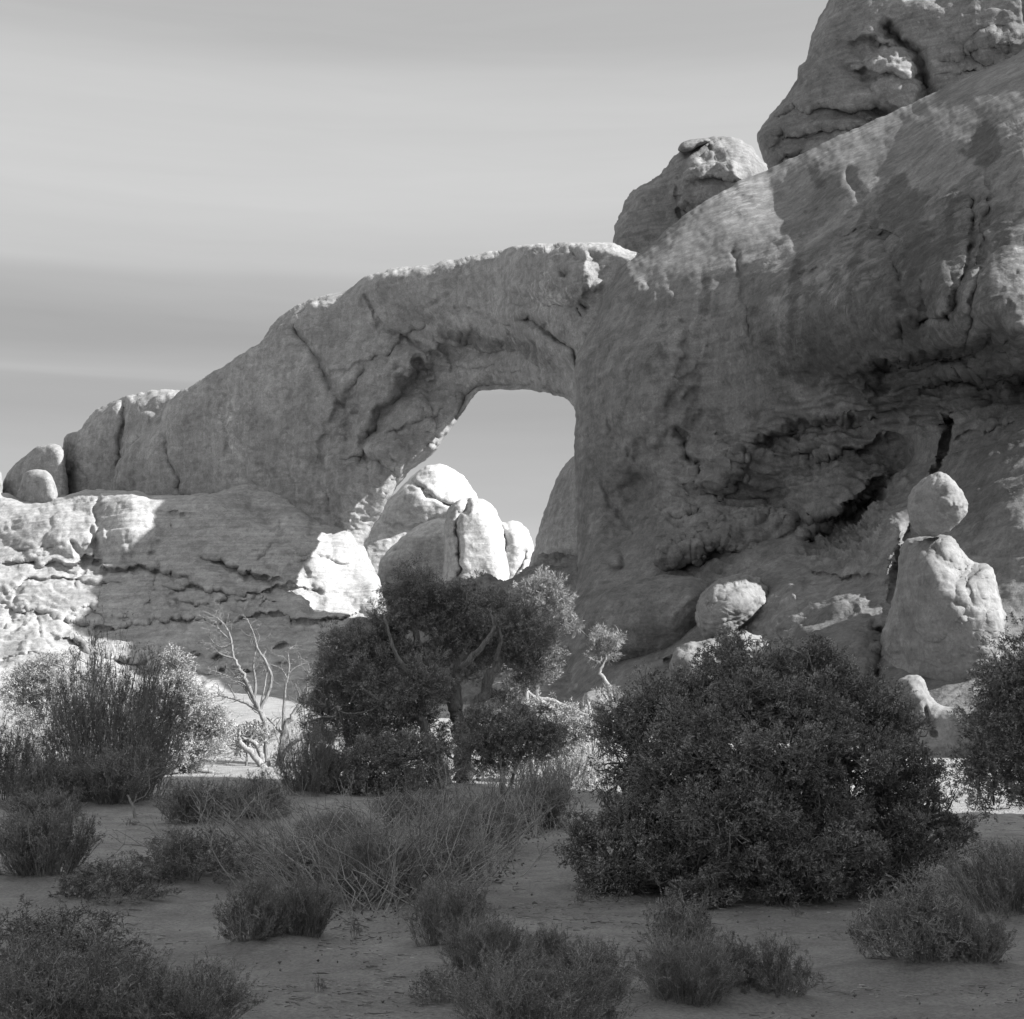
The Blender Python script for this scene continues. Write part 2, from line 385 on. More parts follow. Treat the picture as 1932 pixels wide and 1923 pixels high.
def relief(name, label, cat, poly, ctrl, mat, step=3.0, R=40, Tf=3.0, Tb=6.0, holes=(), feats=(), rag=2.0,
           amp=.5, wl=6.0, fine=.10, strata=0.0, sh=2.0, crk=.15, spots=(), pales=(), group=None, loc=None, seed=0, mapf=None, flip=False, ragk=None, kind=None, calm=None, rough=()):
    mapf = mapf or P
    pl = catmull(poly, 4)
    x0, y0 = pl.min(0) - 3 * step; x1, y1 = pl.max(0) + 3 * step
    X, Y = np.meshgrid(np.arange(x0, x1, step), np.arange(y0, y1, step))
    def sdf(X, Y):
        d, i = segdist(X, Y, pl, True); s = np.where(i, -d, d)
        for hpoly in holes:
            hp = catmull(hpoly, 3); d2, i2 = segdist(X, Y, hp, True); s = np.maximum(s, np.where(i2, d2, -d2))
        q = np.stack([X, Y, np.full_like(X, seed * 7.7)], -1) / (ragk or 14.0)
        return s + rag * (perlin(q) + .5 * perlin(q * 2.7 + 3))
    S = sdf(X, Y)
    ins = S < 0
    quad = (ins[:-1, :-1].astype(int) + ins[1:, :-1] + ins[1:, 1:] + ins[:-1, 1:]) >= 1
    use = np.zeros_like(ins)
    for a in (0, 1):
        for b in (0, 1): use[a:a + quad.shape[0], b:b + quad.shape[1]] |= quad
    # snap outside vertices on to the outline
    gy, gx = np.gradient(S, step); g2 = gx * gx + gy * gy + 1e-6
    o_ = use & ~ins
    for it in range(3):
        Sx = sdf(X[o_], Y[o_]) if it else S[o_]
        gg = np.maximum(g2[o_], .3)
        X[o_] -= Sx * gx[o_] / gg; Y[o_] -= Sx * gy[o_] / gg
    Xu, Yu, Su = X[use], Y[use], S[use]; edge = Su >= 0
    Rr = R(Xu, Yu) if callable(R) else R
    e = np.clip(-Su / Rr, 0, 1); hgt = np.sqrt(np.clip(1 - (1 - e) ** 2, 0, 1))
    hgt = np.where(edge, 0, hgt)
    T = Tf(Xu, Yu) if callable(Tf) else Tf
    dm = rbf(ctrl)(Xu, Yu) if isinstance(ctrl, (list, tuple)) else ctrl(Xu, Yu)
    J = fbm(np.stack([Xu, Yu, np.full_like(Xu, seed + .5)], -1) / 38.0, 3)
    fd = 0
    c3 = np.stack([Xu, Yu, np.full_like(Xu, seed + 2.5)], -1)
    Xw = Xu + 9 * perlin(c3 / 42) + 5 * perlin(c3 / 15 + 3) + 1.0 * perlin(c3 / 6 + 5); Yw = Yu + 9 * perlin(c3 / 42 + 9) + 5 * perlin(c3 / 15 + 7) + 1.0 * perlin(c3 / 6 + 8)
    for ft in feats: fd = fd + ft(Xw, Yw, J)
    df = dm + T * (1 - hgt) + fd * smooth(0, .5, hgt)
    db = dm + T + (Tb(Xu, Yu) if callable(Tb) else Tb) * hgt
    n = len(Xu); vf = mapf(Xu, Yu, df)
    bi = np.where(~edge)[0]; vb = mapf(Xu[bi], Yu[bi], db[bi])
    idx = -np.ones(use.shape, int); idx[use] = np.arange(n)
    back = np.arange(n); back[bi] = n + np.arange(len(bi))
    a, b, c, d = idx[:-1, :-1][quad], idx[1:, :-1][quad], idx[1:, 1:][quad], idx[:-1, 1:][quad]
    ff = np.stack([a, b, c, d], -1); fb = back[np.stack([a, d, c, b], -1)]
    if flip: ff = ff[:, ::-1]; fb = fb[:, ::-1]
    V = np.concatenate([vf, vb]); Fc = np.concatenate([ff, fb])
    nr = normals(V, Fc)
    q = V + seed * 13.1
    amp, fine, crk, strata = amp * .5, fine * .5, crk * .5, strata * .5
    dis = amp * fbm(q / wl, 4, .5) + amp * .35 * np.abs(perlin(q / (wl * .45) + 4))
    dis = dis + fine * fbm(q / 1.0, 3, .6)
    if crk:
        wv = q + 1.2 * np.stack([perlin(q / 3 + 1), perlin(q / 3 + 2), perlin(q / 3 + 3)], -1)
        cn = perlin(wv / (wl * .8) + 11); dis = dis - crk * 2.2 * np.exp(-(cn / .035) ** 2) * smooth(-.1, .35, perlin(q / (wl * 1.3) + 20))
        cn = perlin(wv * np.array([1, 1, 1.7]) / (wl * .3) + 12); dis = dis - crk * np.exp(-(cn / .06) ** 2) * smooth(0, .4, perlin(q / wl + 21))
        # spalled plates: thin shells with a step at their rim
        pn = fbm(wv / (wl * .55) + 40, 2); dis = dis + crk * 1.1 * smooth(-.03, .03, pn) + crk * .8 * smooth(.22, .26, pn)
    if strata:
        k = q[:, 2] / sh + .6 * perlin(q / (sh * 5) + 8) + .12 * perlin(q / sh + 9)
        fr = k - np.floor(k); mod = .4 + .6 * smooth(-.3, .3, perlin(q / (sh * 3) + 15))
        dis = dis + strata * mod * (fr - smooth(.86, 1.0, fr) * 1.0 - .4)
        k2 = q[:, 2] / (sh * .31) + .9 * perlin(q / (sh * 2.5) + 28); fr2 = k2 - np.floor(k2)
        dis = dis + strata * .35 * mod * (fr2 - smooth(.8, 1.0, fr2) - .4)
    if rough:
        rm = np.zeros(len(V)); JR = np.concatenate([J, J[bi]])
        for (cx, cy, rx, ry, rot, s_) in rough: rm = np.maximum(rm, -bump(cx, cy, rx, ry, s_, rot, .7)(np.concatenate([Xu, Xu[bi]]), np.concatenate([Yu, Yu[bi]]), JR * 1.5))
        kk = (q[:, 2] + .25 * q[:, 0]) / .8 + 1.1 * perlin(q / 3.2 + 48); f3 = kk - np.floor(kk)
        kj = (q[:, 2] + .25 * q[:, 0]) / .33 + 1.3 * perlin(q / 2.0 + 58); f4 = kj - np.floor(kj)
        an = np.array([.5, .5, 2.2])
        dis = dis + rm * (.50 * (f3 - smooth(.84, 1, f3) - .35) + .24 * (f4 - smooth(.75, 1, f4) - .35) + .16 * (ridge(q * an / 1.7 + 70, 4) - 1.2) + .5 * perlin(q / 5 + 77))
    hm = np.concatenate([hgt, hgt[bi]]); dis = dis * (.1 + .9 * smooth(0, .85, hm))
    pol = 1 - smooth(.1, .95, hm)
    if calm: pol = np.maximum(pol, 1 - smooth(calm[0], calm[1], np.concatenate([-Su, -Su[bi]])))
    if calm: sm = np.concatenate([-Su, -Su[bi]]); dis = dis * (.16 + .84 * smooth(calm[0], calm[1], sm))
    V = V + nr * dis[:, None]
    XX = np.concatenate([Xu, Xu[bi]]); YY = np.concatenate([Yu, Yu[bi]])
    va = np.zeros(len(V)); pa = np.zeros(len(V)); JJ = np.concatenate([J, J[bi]])
    for (cx, cy, rx, ry, rot, s) in spots: va = np.maximum(va, -bump(cx, cy, rx, ry, s, rot, .6)(XX, YY, JJ * 1.5))
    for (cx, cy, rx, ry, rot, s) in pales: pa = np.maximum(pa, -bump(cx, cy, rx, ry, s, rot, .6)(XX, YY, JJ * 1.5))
    if loc is None:
        mn = V.min(0); mxv = V.max(0); loc = ((mn[0] + mxv[0]) / 2, (mn[1] + mxv[1]) / 2, mn[2])
    o = mesh(name, V, Fc, mat, None, loc, {'varnish': va, 'pale': pa, 'polish': pol})
    tag(o, label, cat, group, kind)
    return o

# ------------------------------------------------------------------ rocks
def dfin(X):
    return np.interp(X, [-400, 0, 310, 500, 640, 760, 860, 940, 1020, 1100, 1400], [182, 159, 143, 135.5, 130, 126.5, 123, 118, 109, 103, 98])
def fin_d(X, Y):
    lean = (Y - 900) / 900.0
    return dfin(X) - 2.0 * lean
ARCH = [(215, 900), (250, 840), (300, 800), (316, 764), (350, 737), (400, 705), (440, 678), (490, 648), (520, 606), (575, 568), (620, 556), (655, 546), (690, 522),
        (730, 512), (800, 503), (870, 487), (960, 467), (1040, 459), (1110, 457), (1155, 460), (1210, 480), (1330, 520), (1350, 700), (1300, 1000), (1250, 1250),
        (1200, 1380), (900, 1420), (500, 1420), (300, 1200), (215, 1050)]
HOLE = [(905, 737), (945, 734), (1000, 737), (1045, 746), (1082, 765), (1090, 850), (1070, 870), (1040, 925), (1022, 985), (1004, 1050), (985, 1110), (960, 1180),
        (820, 1200), (655, 1180), (662, 1120), (672, 1070), (690, 1020), (716, 975), (738, 935), (775, 888), (812, 862), (832, 832), (858, 800), (880, 768), (893, 748)]
arch_f = [
    ledge([(670, 860), (720, 770), (790, 690), (870, 645), (960, 640), (1030, 668), (1090, 715)], 110, 3.2, 26),
    soft(900, 660, 260, 60, 2.5, 12), soft(860, 740, 120, 40, 2.0, -5),
    ledge([(740, 745), (800, 700), (860, 690), (940, 690), (1010, 700)], 30, .5), crack([(1000, 600), (1040, 625), (1075, 660), (1090, 690)], 7, 1.6),
    crack([(860, 575), (910, 600), (960, 615), (1000, 640)], 4, .5), crack([(770, 640), (800, 655), (825, 668)], 4, .6), crack([(560, 630), (600, 680), (640, 760)], 9, .9),
    bump(745, 800, 70, 110, 2.2, 20), bump(700, 900, 60, 100, 2.0, 25), ledge([(640, 870), (690, 850), (750, 880), (790, 860)], 60, .7),
    bump(1050, 520, 90, 55, 2.0, 10), ledge([(600, 700), (680, 690), (760, 640), (820, 600)], 30, .5), crack([(690, 560), (720, 620), (780, 650)], 4, .4), crack([(820, 640), (850, 670), (845, 700)], 4, .4), ledge([(880, 650), (940, 655), (1000, 670), (1050, 700)], 22, .6), ledge([(720, 830), (770, 800), (830, 770)], 26, .7), crack([(740, 880), (760, 940), (720, 990)], 5, .5), crack([(890, 510), (960, 560), (1010, 580)], 8, .5), crack([(420, 690), (430, 800), (440, 900)], 12, .7), crack([(310, 800), (320, 870), (345, 930)], 9, 1.0),
    soft(440, 800, 70, 120, -1.2), soft(590, 820, 60, 150, -1.5, -15), crack([(690, 700), (620, 800), (600, 900), (640, 1000)], 10, .8),
    soft(1107, 577, 8, 6, 1.5), soft(1070, 520, 8, 7, 1.2), soft(1095, 590, 5, 5, 1),
]
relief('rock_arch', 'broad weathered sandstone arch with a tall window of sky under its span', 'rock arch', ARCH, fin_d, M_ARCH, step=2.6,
       R=lambda X, Y: 20 + 52 * smooth(560, 650, Y) * smooth(560, 700, X), Tf=lambda X, Y: 4 + 1.5 * smooth(560, 650, Y) * smooth(560, 700, X), Tb=4.0, holes=[HOLE], feats=arch_f, rag=3.0, amp=.9, wl=9, fine=.16, crk=.22, strata=.12, sh=2.4, seed=1, ragk=22, rough=[(850, 720, 160, 60, 10, .35), (1060, 540, 90, 70, 20, .3), (640, 1020, 100, 120, 20, .4)],
       spots=[(900, 640, 110, 22, 15, .7), (1000, 660, 70, 25, 25, .6), (760, 700, 60, 30, 0, .5), (650, 800, 30, 120, 15, .45), (1070, 620, 30, 60, 0, .4)],
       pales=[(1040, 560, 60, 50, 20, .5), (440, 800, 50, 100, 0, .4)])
relief('rock_block', 'rounded sandstone block with sunlit cap butting the left foot of the arch', 'rock', [(118, 960), (120, 900), (125, 860), (145, 820), (170, 785), (190, 768), (240, 748), (290, 737),
       (345, 735), (385, 745), (400, 830), (380, 960), (250, 990)], lambda X, Y: dfin(X) + 12, M_ARCH, R=45, Tf=5, Tb=7, rag=3, amp=.6, wl=7, crk=.2, seed=2,
       feats=[crack([(232, 760), (225, 830), (240, 930)], 7, 1.2), bump(300, 860, 70, 100, 1.5)])
for i, (pts, lb, dd) in enumerate([
    ([(-20, 960), (5, 912), (18, 888), (60, 849), (90, 838), (118, 845), (124, 880), (125, 960), (60, 980)], 'small shaded rock knob below the left end of the ridge', 8),
    ([(110, 900), (117, 850), (122, 825), (142, 816), (170, 820), (170, 900)], 'little bright cap of rock peeping behind the rounded block', 14),
    ([(28, 965), (38, 915), (48, 892), (68, 886), (90, 891), (104, 912), (108, 950), (80, 975)], 'pale sunlit egg of rock on the far left shelf', -10),
    ([(-60, 960), (-50, 890), (-20, 880), (2, 893), (6, 930), (0, 970)], 'rock nub cut by the left frame edge above the shelf', 3)]):
    relief('rock_outcrop', lb, 'rock', pts, (lambda k: (lambda X, Y: dfin(X) + k))(dd), M_ARCH, R=22, Tf=3, Tb=3.5, rag=1.5, amp=.4, wl=4, crk=.15, seed=3 + i)

# terraced slickrock shelf at the left
LEDGE = [(-240, 960), (-120, 935), (-60, 925), (0, 928), (60, 948), (120, 937), (165, 925), (250, 926), (300, 934), (400, 931), (430, 922), (480, 892), (560, 888), (620, 925), (668, 985), (690, 1042),
         (716, 1095), (730, 1150), (780, 1200), (850, 1300), (850, 1440), (-240, 1440)]
led = [(-240, 930, 156), (0, 930, 146), (250, 930, 134), (400, 935, 131), (530, 945, 133), (480, 900, 139), (560, 890, 140), (620, 930, 137), (665, 985, 132), (700, 1080, 127), (640, 1040, 127), (-240, 1060, 140), (0, 1060, 133), (150, 1000, 134), (250, 1080, 127), (400, 1000, 129), (430, 1080, 125), (560, 1080, 124), (640, 1120, 124), (680, 1150, 121),
       (-240, 1250, 118), (0, 1250, 114), (250, 1250, 111), (500, 1250, 108), (700, 1250, 105), (-240, 1350, 90), (0, 1350, 88), (300, 1350, 86), (600, 1350, 86), (850, 1350, 86), (0, 1440, 80), (850, 1440, 80)]
led_f = [ledge([(0, 1060), (80, 1068), (180, 1060), (270, 1072), (350, 1085)], 22, 1.6), ledge([(380, 1050), (430, 1062), (470, 1085), (520, 1095)], 30, 1.8),
         ledge([(300, 1105), (380, 1112), (450, 1125), (520, 1108), (600, 1118)], 14, 1.2), ledge([(310, 1135), (400, 1140), (490, 1135)], 12, 1.0),
         ledge([(0, 1140), (60, 1150), (130, 1175), (180, 1185), (250, 1180), (330, 1172), (400, 1178), (470, 1162), (560, 1165), (690, 1160)], 20, 1.3),
         ledge([(100, 1195), (180, 1235), (260, 1245), (330, 1240), (380, 1238)], 16, 2.0), ledge([(230, 1262), (300, 1260), (400, 1266), (500, 1258)], 10, 1.2),
         ledge([(380, 1335), (450, 1330), (560, 1332), (620, 1336)], 10, 1.0), ledge([(0, 1120), (50, 1098), (120, 1090), (200, 1100)], 14, 1.2),
         soft(410, 1245, 16, 8, 2.2), soft(350, 1255, 9, 6, 1.5), soft(530, 1225, 26, 7, 1.4), soft(320, 1292, 22, 6, 1.4), soft(610, 1230, 26, 6, 1.1), soft(375, 1290, 12, 6, 1.4), soft(545, 1293, 14, 6, 1.3),
         crack([(182, 930), (186, 1000), (184, 1060)], 5, .8), soft(150, 1180, 22, 9, 1.4), bump(320, 1235, 45, 18, 1.2), bump(100, 1000, 90, 50, 2), bump(240, 1000, 60, 55, 1.8),
         crack([(480, 955), (560, 1050), (600, 1150)], 12, .8), bump(560, 1030, 60, 70, 1.5), ledge([(300, 960), (330, 975), (370, 970)], 14, .8)]
_lr = np.random.RandomState(77)
for k in range(26):
    x_ = _lr.uniform(-60, 640); y_ = _lr.uniform(955, 1330); L_ = _lr.uniform(50, 190)
    xs_ = np.linspace(x_ - L_ / 2, x_ + L_ / 2, 6); ys_ = y_ + np.cumsum(_lr.normal(size=6) * 3.2) + (xs_ - x_) * _lr.normal() * .05
    led_f.append(ledge(list(zip(xs_, ys_)), _lr.uniform(6, 16), _lr.uniform(.25, .75) * (1.2 if y_ > 1060 else .7), 2.5))
for k in range(9):
    x_ = _lr.uniform(-40, 600); y_ = _lr.uniform(960, 1180); led_f.append(crack([(x_, y_), (x_ + _lr.normal() * 14, y_ + 40), (x_ + _lr.normal() * 22, y_ + 80)], _lr.uniform(2.5, 5), _lr.uniform(.2, .5)))
relief('rock_shelf', 'terraced slickrock shelf below the arch, its left end blazing in sun', 'rock ledge', LEDGE, led, M_LEDGE, step=2.6, R=26, Tf=6, Tb=10, feats=led_f, rag=4, ragk=30,
       amp=.6, wl=11, fine=.08, strata=.45, sh=1.7, crk=.16, seed=11, rough=[(80, 1160, 260, 70, 5, .5), (430, 1140, 260, 80, 0, .7), (330, 1250, 260, 50, 0, .7)])

# domes far behind the window
for i, (pts, lb, dd, feats) in enumerate([
    ([(600, 1200), (640, 1080), (700, 985), (760, 915), (800, 882), (830, 876), (858, 886), (882, 908), (905, 945), (935, 1010), (960, 1200)], 'tall sunlit rock dome rising behind the window', 180,
     [crack([(770, 905), (800, 925), (850, 955)], 4, 1.2), ledge([(720, 990), (780, 985), (840, 975)], 20, 1.0), soft(800, 940, 40, 30, -1.5)]),
    ([(700, 1220), (713, 1080), (722, 1050), (760, 1012), (800, 986), (835, 978), (860, 985), (880, 1020), (890, 1220)], 'smooth grey hump of rock low in the window', 156, []),
    ([(835, 1220), (838, 1060), (840, 985), (850, 955), (875, 941), (905, 941), (930, 955), (948, 990), (960, 1040), (965, 1220)], 'upright bright dome split by a groove, mid window', 138,
     [crack([(878, 950), (862, 990), (868, 1050), (872, 1100)], 5, 1.6)]),
    ([(925, 1220), (938, 1010), (955, 986), (975, 985), (993, 997), (1004, 1020), (1008, 1060), (1000, 1220)], 'narrow pale dome at the right side of the window', 140,
     [crack([(990, 1040), (972, 1090)], 4, 1.0)])]):
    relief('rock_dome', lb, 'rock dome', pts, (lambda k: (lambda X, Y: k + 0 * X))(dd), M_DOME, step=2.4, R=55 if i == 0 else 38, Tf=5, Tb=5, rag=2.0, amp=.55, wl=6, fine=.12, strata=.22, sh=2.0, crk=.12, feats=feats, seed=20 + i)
# rubble saddle under the window
SAD = [(640, 1200), (720, 1165), (800, 1130), (850, 1098), (890, 1092), (920, 1086), (950, 1097), (1000, 1072), (1030, 1050), (1100, 1050), (1180, 1090), (1250, 1250), (1250, 1440), (640, 1440)]
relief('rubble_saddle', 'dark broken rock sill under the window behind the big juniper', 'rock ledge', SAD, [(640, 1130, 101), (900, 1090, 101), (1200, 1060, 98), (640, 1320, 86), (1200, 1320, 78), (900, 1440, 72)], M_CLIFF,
       step=3, R=26, Tf=4, Tb=6, rag=4, amp=.9, wl=4, strata=.5, sh=1.4, crk=.3, seed=30)

# big right cliff
CL = [(1206, 480), (1235, 455), (1262, 430), (1320, 386), (1365, 360), (1410, 335), (1470, 311), (1560, 266), (1650, 226), (1720, 196), (1800, 156), (1880, 120), (1932, 92), (2000, 30), (2070, -50), (2150, -110), (2280, -160), (2340, -120),
      (2380, 700), (2380, 1500), (1020, 1500), (1050, 1340), (1068, 1240), (1078, 1150), (1090, 1080), (1087, 950), (1083, 860), (1086, 740), (1083, 690), (1098, 652), (1125, 600), (1148, 545), (1172, 505)]
clc = [(1085, 480, 100), (1085, 700, 98), (1085, 1000, 96), (1085, 1300, 80), (1250, 450, 98), (1250, 700, 92), (1250, 950, 91), (1250, 1150, 84), (1250, 1330, 66),
       (1450, 350, 98), (1450, 600, 85), (1450, 800, 86), (1450, 960, 89), (1450, 1100, 73), (1450, 1330, 62),
       (1700, 200, 93), (1700, 400, 79), (1700, 600, 70), (1700, 760, 77), (1700, 870, 80), (1700, 1000, 66), (1700, 1200, 60), (1700, 1340, 54),
       (1932, 100, 84), (1932, 300, 70), (1932, 500, 64), (1932, 640, 61.5), (1932, 720, 71), (1932, 850, 66), (1932, 1000, 59), (1932, 1200, 57), (1932, 1340, 52),
       (2300, 200, 66), (2080, 650, 66.5), (2300, 700, 68), (2300, 1200, 57), (1700, 1500, 50), (2300, 1500, 52), (1085, 1500, 66)]
cl_f = [
    soft(1520, 560, 170, 110, -2.6), soft(1240, 780, 90, 150, -1.6, 8), soft(1830, 560, 120, 80, -1.8, -10), soft(1360, 700, 60, 160, 1.4, 10), soft(1700, 600, 50, 130, 1.0), soft(1420, 880, 80, 50, -1.5),
    ledge([(1640, 690), (1720, 672), (1800, 655), (1870, 640), (1960, 630), (2100, 600)], 60, 4.0, 16), ledge([(1740, 730), (1820, 700), (1900, 690), (2000, 690)], 30, 2.5, 5),
    ledge([(1420, 830), (1500, 800), (1580, 790), (1650, 800)], 55, 3.0, 12), ledge([(1500, 850), (1560, 860), (1640, 840), (1700, 830)], 24, 1.8, 6),
    soft(1570, 1000, 60, 22, 3.0, -24), soft(1630, 955, 45, 22, 3.0, -38), ledge([(1510, 985), (1560, 975), (1600, 950), (1650, 915), (1690, 900)], 26, 2.2, 4), crack([(1530, 1022), (1580, 1000), (1630, 960), (1650, 940)], 11, 2.5), crack([(1790, 790), (1780, 850), (1765, 895)], 7, 2.0),
    soft(1700, 1080, 14, 60, 2.5, 15), soft(1715, 1000, 14, 22, 2.0),
    ledge([(1250, 960), (1330, 975), (1400, 985), (1460, 990), (1500, 1000)], 18, 1.0), bump(1350, 880, 60, 60, 1.5), soft(1210, 930, 50, 50, 2.5),
    bump(1200, 700, 90, 170, 1.4, 12), crack([(1120, 880), (1160, 960), (1200, 1010)], 6, .35), crack([(1130, 700), (1150, 800), (1210, 880)], 5, .3), crack([(1275, 810), (1300, 860), (1320, 890)], 5, 1.0), crack([(1390, 480), (1400, 560), (1420, 640)], 5, .5),
    crack([(1840, 380), (1830, 500), (1790, 600), (1740, 610)], 6, 1.0), bump(1770, 560, 30, 60, 1.4), soft(1750, 575, 26, 50, 1.8), crack([(1870, 300), (1860, 400), (1850, 520), (1820, 640)], 6, .7),
    ledge([(1560, 440), (1620, 430), (1700, 450)], 30, .5), ledge([(1480, 520), (1540, 500), (1600, 520)], 30, .5), soft(1690, 390, 50, 60, .9), soft(1860, 280, 32, 40, .9), crack([(1600, 330), (1640, 400), (1700, 520), (1700, 640)], 9, .8),
    ledge([(1780, 830), (1850, 815), (1932, 790)], 20, .6), ledge([(1500, 1060), (1580, 1090), (1660, 1080)], 30, .8), soft(1180, 1000, 40, 50, 1.5), bump(1160, 1055, 18, 16, 1.2),
    ledge([(1240, 1245), (1300, 1240), (1330, 1220)], 40, 1.5), bump(1560, 1200, 120, 120, 2.0), crack([(1660, 1190), (1655, 1300)], 6, 1.0), soft(1380, 430, 60, 70, -1.0, 30), soft(1480, 400, 50, 60, .8, 20),
    soft(1300, 540, 70, 60, -1.2, 30), soft(1580, 330, 60, 50, -1.0, 20), soft(1760, 240, 60, 50, -1.2, 20)]
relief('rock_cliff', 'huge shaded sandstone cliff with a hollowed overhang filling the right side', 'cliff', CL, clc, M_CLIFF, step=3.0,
       R=lambda X, Y: np.interp(X, [1080, 1180, 1350, 1600], [45, 60, 150, 240]), Tf=lambda X, Y: np.interp(X, [1080, 1250, 1600, 1950], [4, 6, 10, 12]), Tb=lambda X, Y: np.interp(X, [1080, 1350, 1600, 1800], [3, 3.5, 5, 10]), feats=cl_f, rag=3, ragk=26,
       amp=1.0, wl=9, fine=.16, crk=.14, strata=.25, sh=2.0, seed=40, calm=(50, 230), rough=[(1480, 880, 260, 120, -10, .9), (1290, 1000, 160, 110, 10, .8), (1720, 740, 240, 90, -12, 1.1), (1170, 985, 100, 110, 0, .6), (1600, 1000, 120, 70, -25, 1.0), (1560, 860, 120, 60, -8, 1.3)],
       spots=[(1720, 540, 20, 150, 4, .8), (1790, 470, 16, 150, 6, .8), (1845, 520, 14, 130, 4, .75), (1500, 540, 18, 120, 6, .7), (1330, 560, 14, 140, 10, .6), (1180, 740, 14, 120, 8, .5), (1620, 470, 14, 120, 8, .7), (1590, 640, 170, 140, 10, .8), (1760, 520, 240, 190, -10, .62), (1800, 700, 220, 120, -10, .8), (1480, 620, 90, 60, -20, .5), (1700, 400, 60, 80, 30, .95), (1790, 600, 50, 60, 0, .5), (1860, 275, 35, 60, 10, .95), (1735, 480, 40, 60, 20, .8), (1900, 430, 60, 80, 0, .7), (1540, 330, 18, 40, -20, .7),
              (1850, 690, 160, 45, -12, .7), (1560, 870, 150, 70, 0, .5), (1580, 990, 90, 40, -30, .6), (1250, 640, 30, 90, 10, .5), (1900, 560, 80, 40, 0, .6), (1370, 960, 110, 40, 0, .4)],
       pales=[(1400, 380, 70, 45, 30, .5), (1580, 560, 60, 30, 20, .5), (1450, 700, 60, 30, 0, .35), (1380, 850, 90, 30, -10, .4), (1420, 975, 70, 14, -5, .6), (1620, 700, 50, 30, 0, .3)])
# butte above the cliff
BU = [(1428, 268), (1434, 242), (1455, 215), (1480, 185), (1500, 158), (1506, 130), (1522, 112), (1530, 70), (1545, 35), (1560, 8), (1580, -40), (1640, -90), (1720, -80), (1760, -60), (1850, -110), (2050, -140),
      (2250, -60), (2300, 200), (2100, 420), (1700, 430), (1520, 380), (1456, 326), (1440, 300)]
bu_f = [crack([(1680, 55), (1718, 100), (1745, 150), (1752, 190), (1740, 260)], 14, 3), ledge([(1580, 85), (1640, 70), (1700, 90)], 20, 1.5), ledge([(1590, 120), (1650, 130), (1710, 140)], 26, 1.5), bump(1690, 140, 60, 70, 1.8),
        ledge([(1460, 220), (1540, 200), (1620, 205), (1700, 220)], 30, 1.6), ledge([(1440, 280), (1520, 250), (1600, 240), (1680, 225)], 30, 1.2), soft(1665, 215, 40, 18, 2), ledge([(1780, 110), (1850, 90), (1932, 85)], 14, 1.6),
        ledge([(1790, 140), (1860, 125), (1932, 120)], 12, 1.6), bump(1900, 85, 80, 30, 2.5, -10), soft(1475, 260, 9, 8, 1.5), soft(1490, 300, 30, 6, 1.2, -30), soft(1505, 205, 8, 6, 1.0)]
relief('rock_butte', 'layered sandstone butte split by a dark cleft above the cliff', 'butte', BU, [(1430, 250, 142), (1600, 100, 138), (1932, 50, 131), (2250, 0, 128), (1450, 330, 141), (1750, 330, 136), (2250, 330, 127), (1700, -100, 138)], M_BUTTE,
       step=3, R=90, Tf=7, Tb=7, feats=bu_f, rag=3, ragk=26, amp=.75, wl=7, fine=.2, strata=.5, sh=2.2, crk=.3, seed=50)
KN = [(1158, 520), (1158, 445), (1166, 415), (1188, 366), (1212, 350), (1240, 332), (1262, 308), (1282, 285), (1310, 268), (1350, 258), (1385, 260), (1412, 272), (1432, 298), (1448, 324), (1440, 420), (1330, 560), (1180, 560)]
relief('rock_outcrop', 'lumpy domed knob with a flat slab on top, behind the cliff shoulder', 'rock', KN, [(1160, 480, 126), (1440, 320, 122), (1300, 260, 125), (1300, 560, 122)], M_BUTTE, step=2.6, R=60, Tf=7, Tb=9, rag=3, amp=.9, wl=5, crk=.3, strata=.3, seed=60,
       feats=[bump(1330, 340, 80, 60, 3), ledge([(1290, 345), (1340, 335), (1400, 350)], 25, 1.5), crack([(1270, 330), (1280, 400), (1290, 450)], 6, .6), bump(1390, 300, 50, 40, 1.5)])
relief('rock_slab', 'thin flat slab perched on top of the domed knob', 'rock slab', [(1280, 285), (1284, 272), (1300, 264), (1330, 261), (1340, 266), (1320, 276), (1300, 287)], lambda X, Y: 124 + 0 * X, M_BUTTE, step=1.6, R=9, Tf=2, Tb=4, rag=.6, amp=.15, wl=2, crk=.05, seed=61)
relief('rock_dome', 'small bright rock cap where the arch meets the cliff', 'rock', [(1140, 540), (1146, 508), (1158, 488), (1178, 479), (1205, 480), (1220, 500), (1200, 540), (1160, 575)], lambda X, Y: 103.2 + 0 * X, M_DOME, step=2, R=24, Tf=2.5, Tb=4, rag=1, amp=.3, wl=3, crk=.1, seed=62)

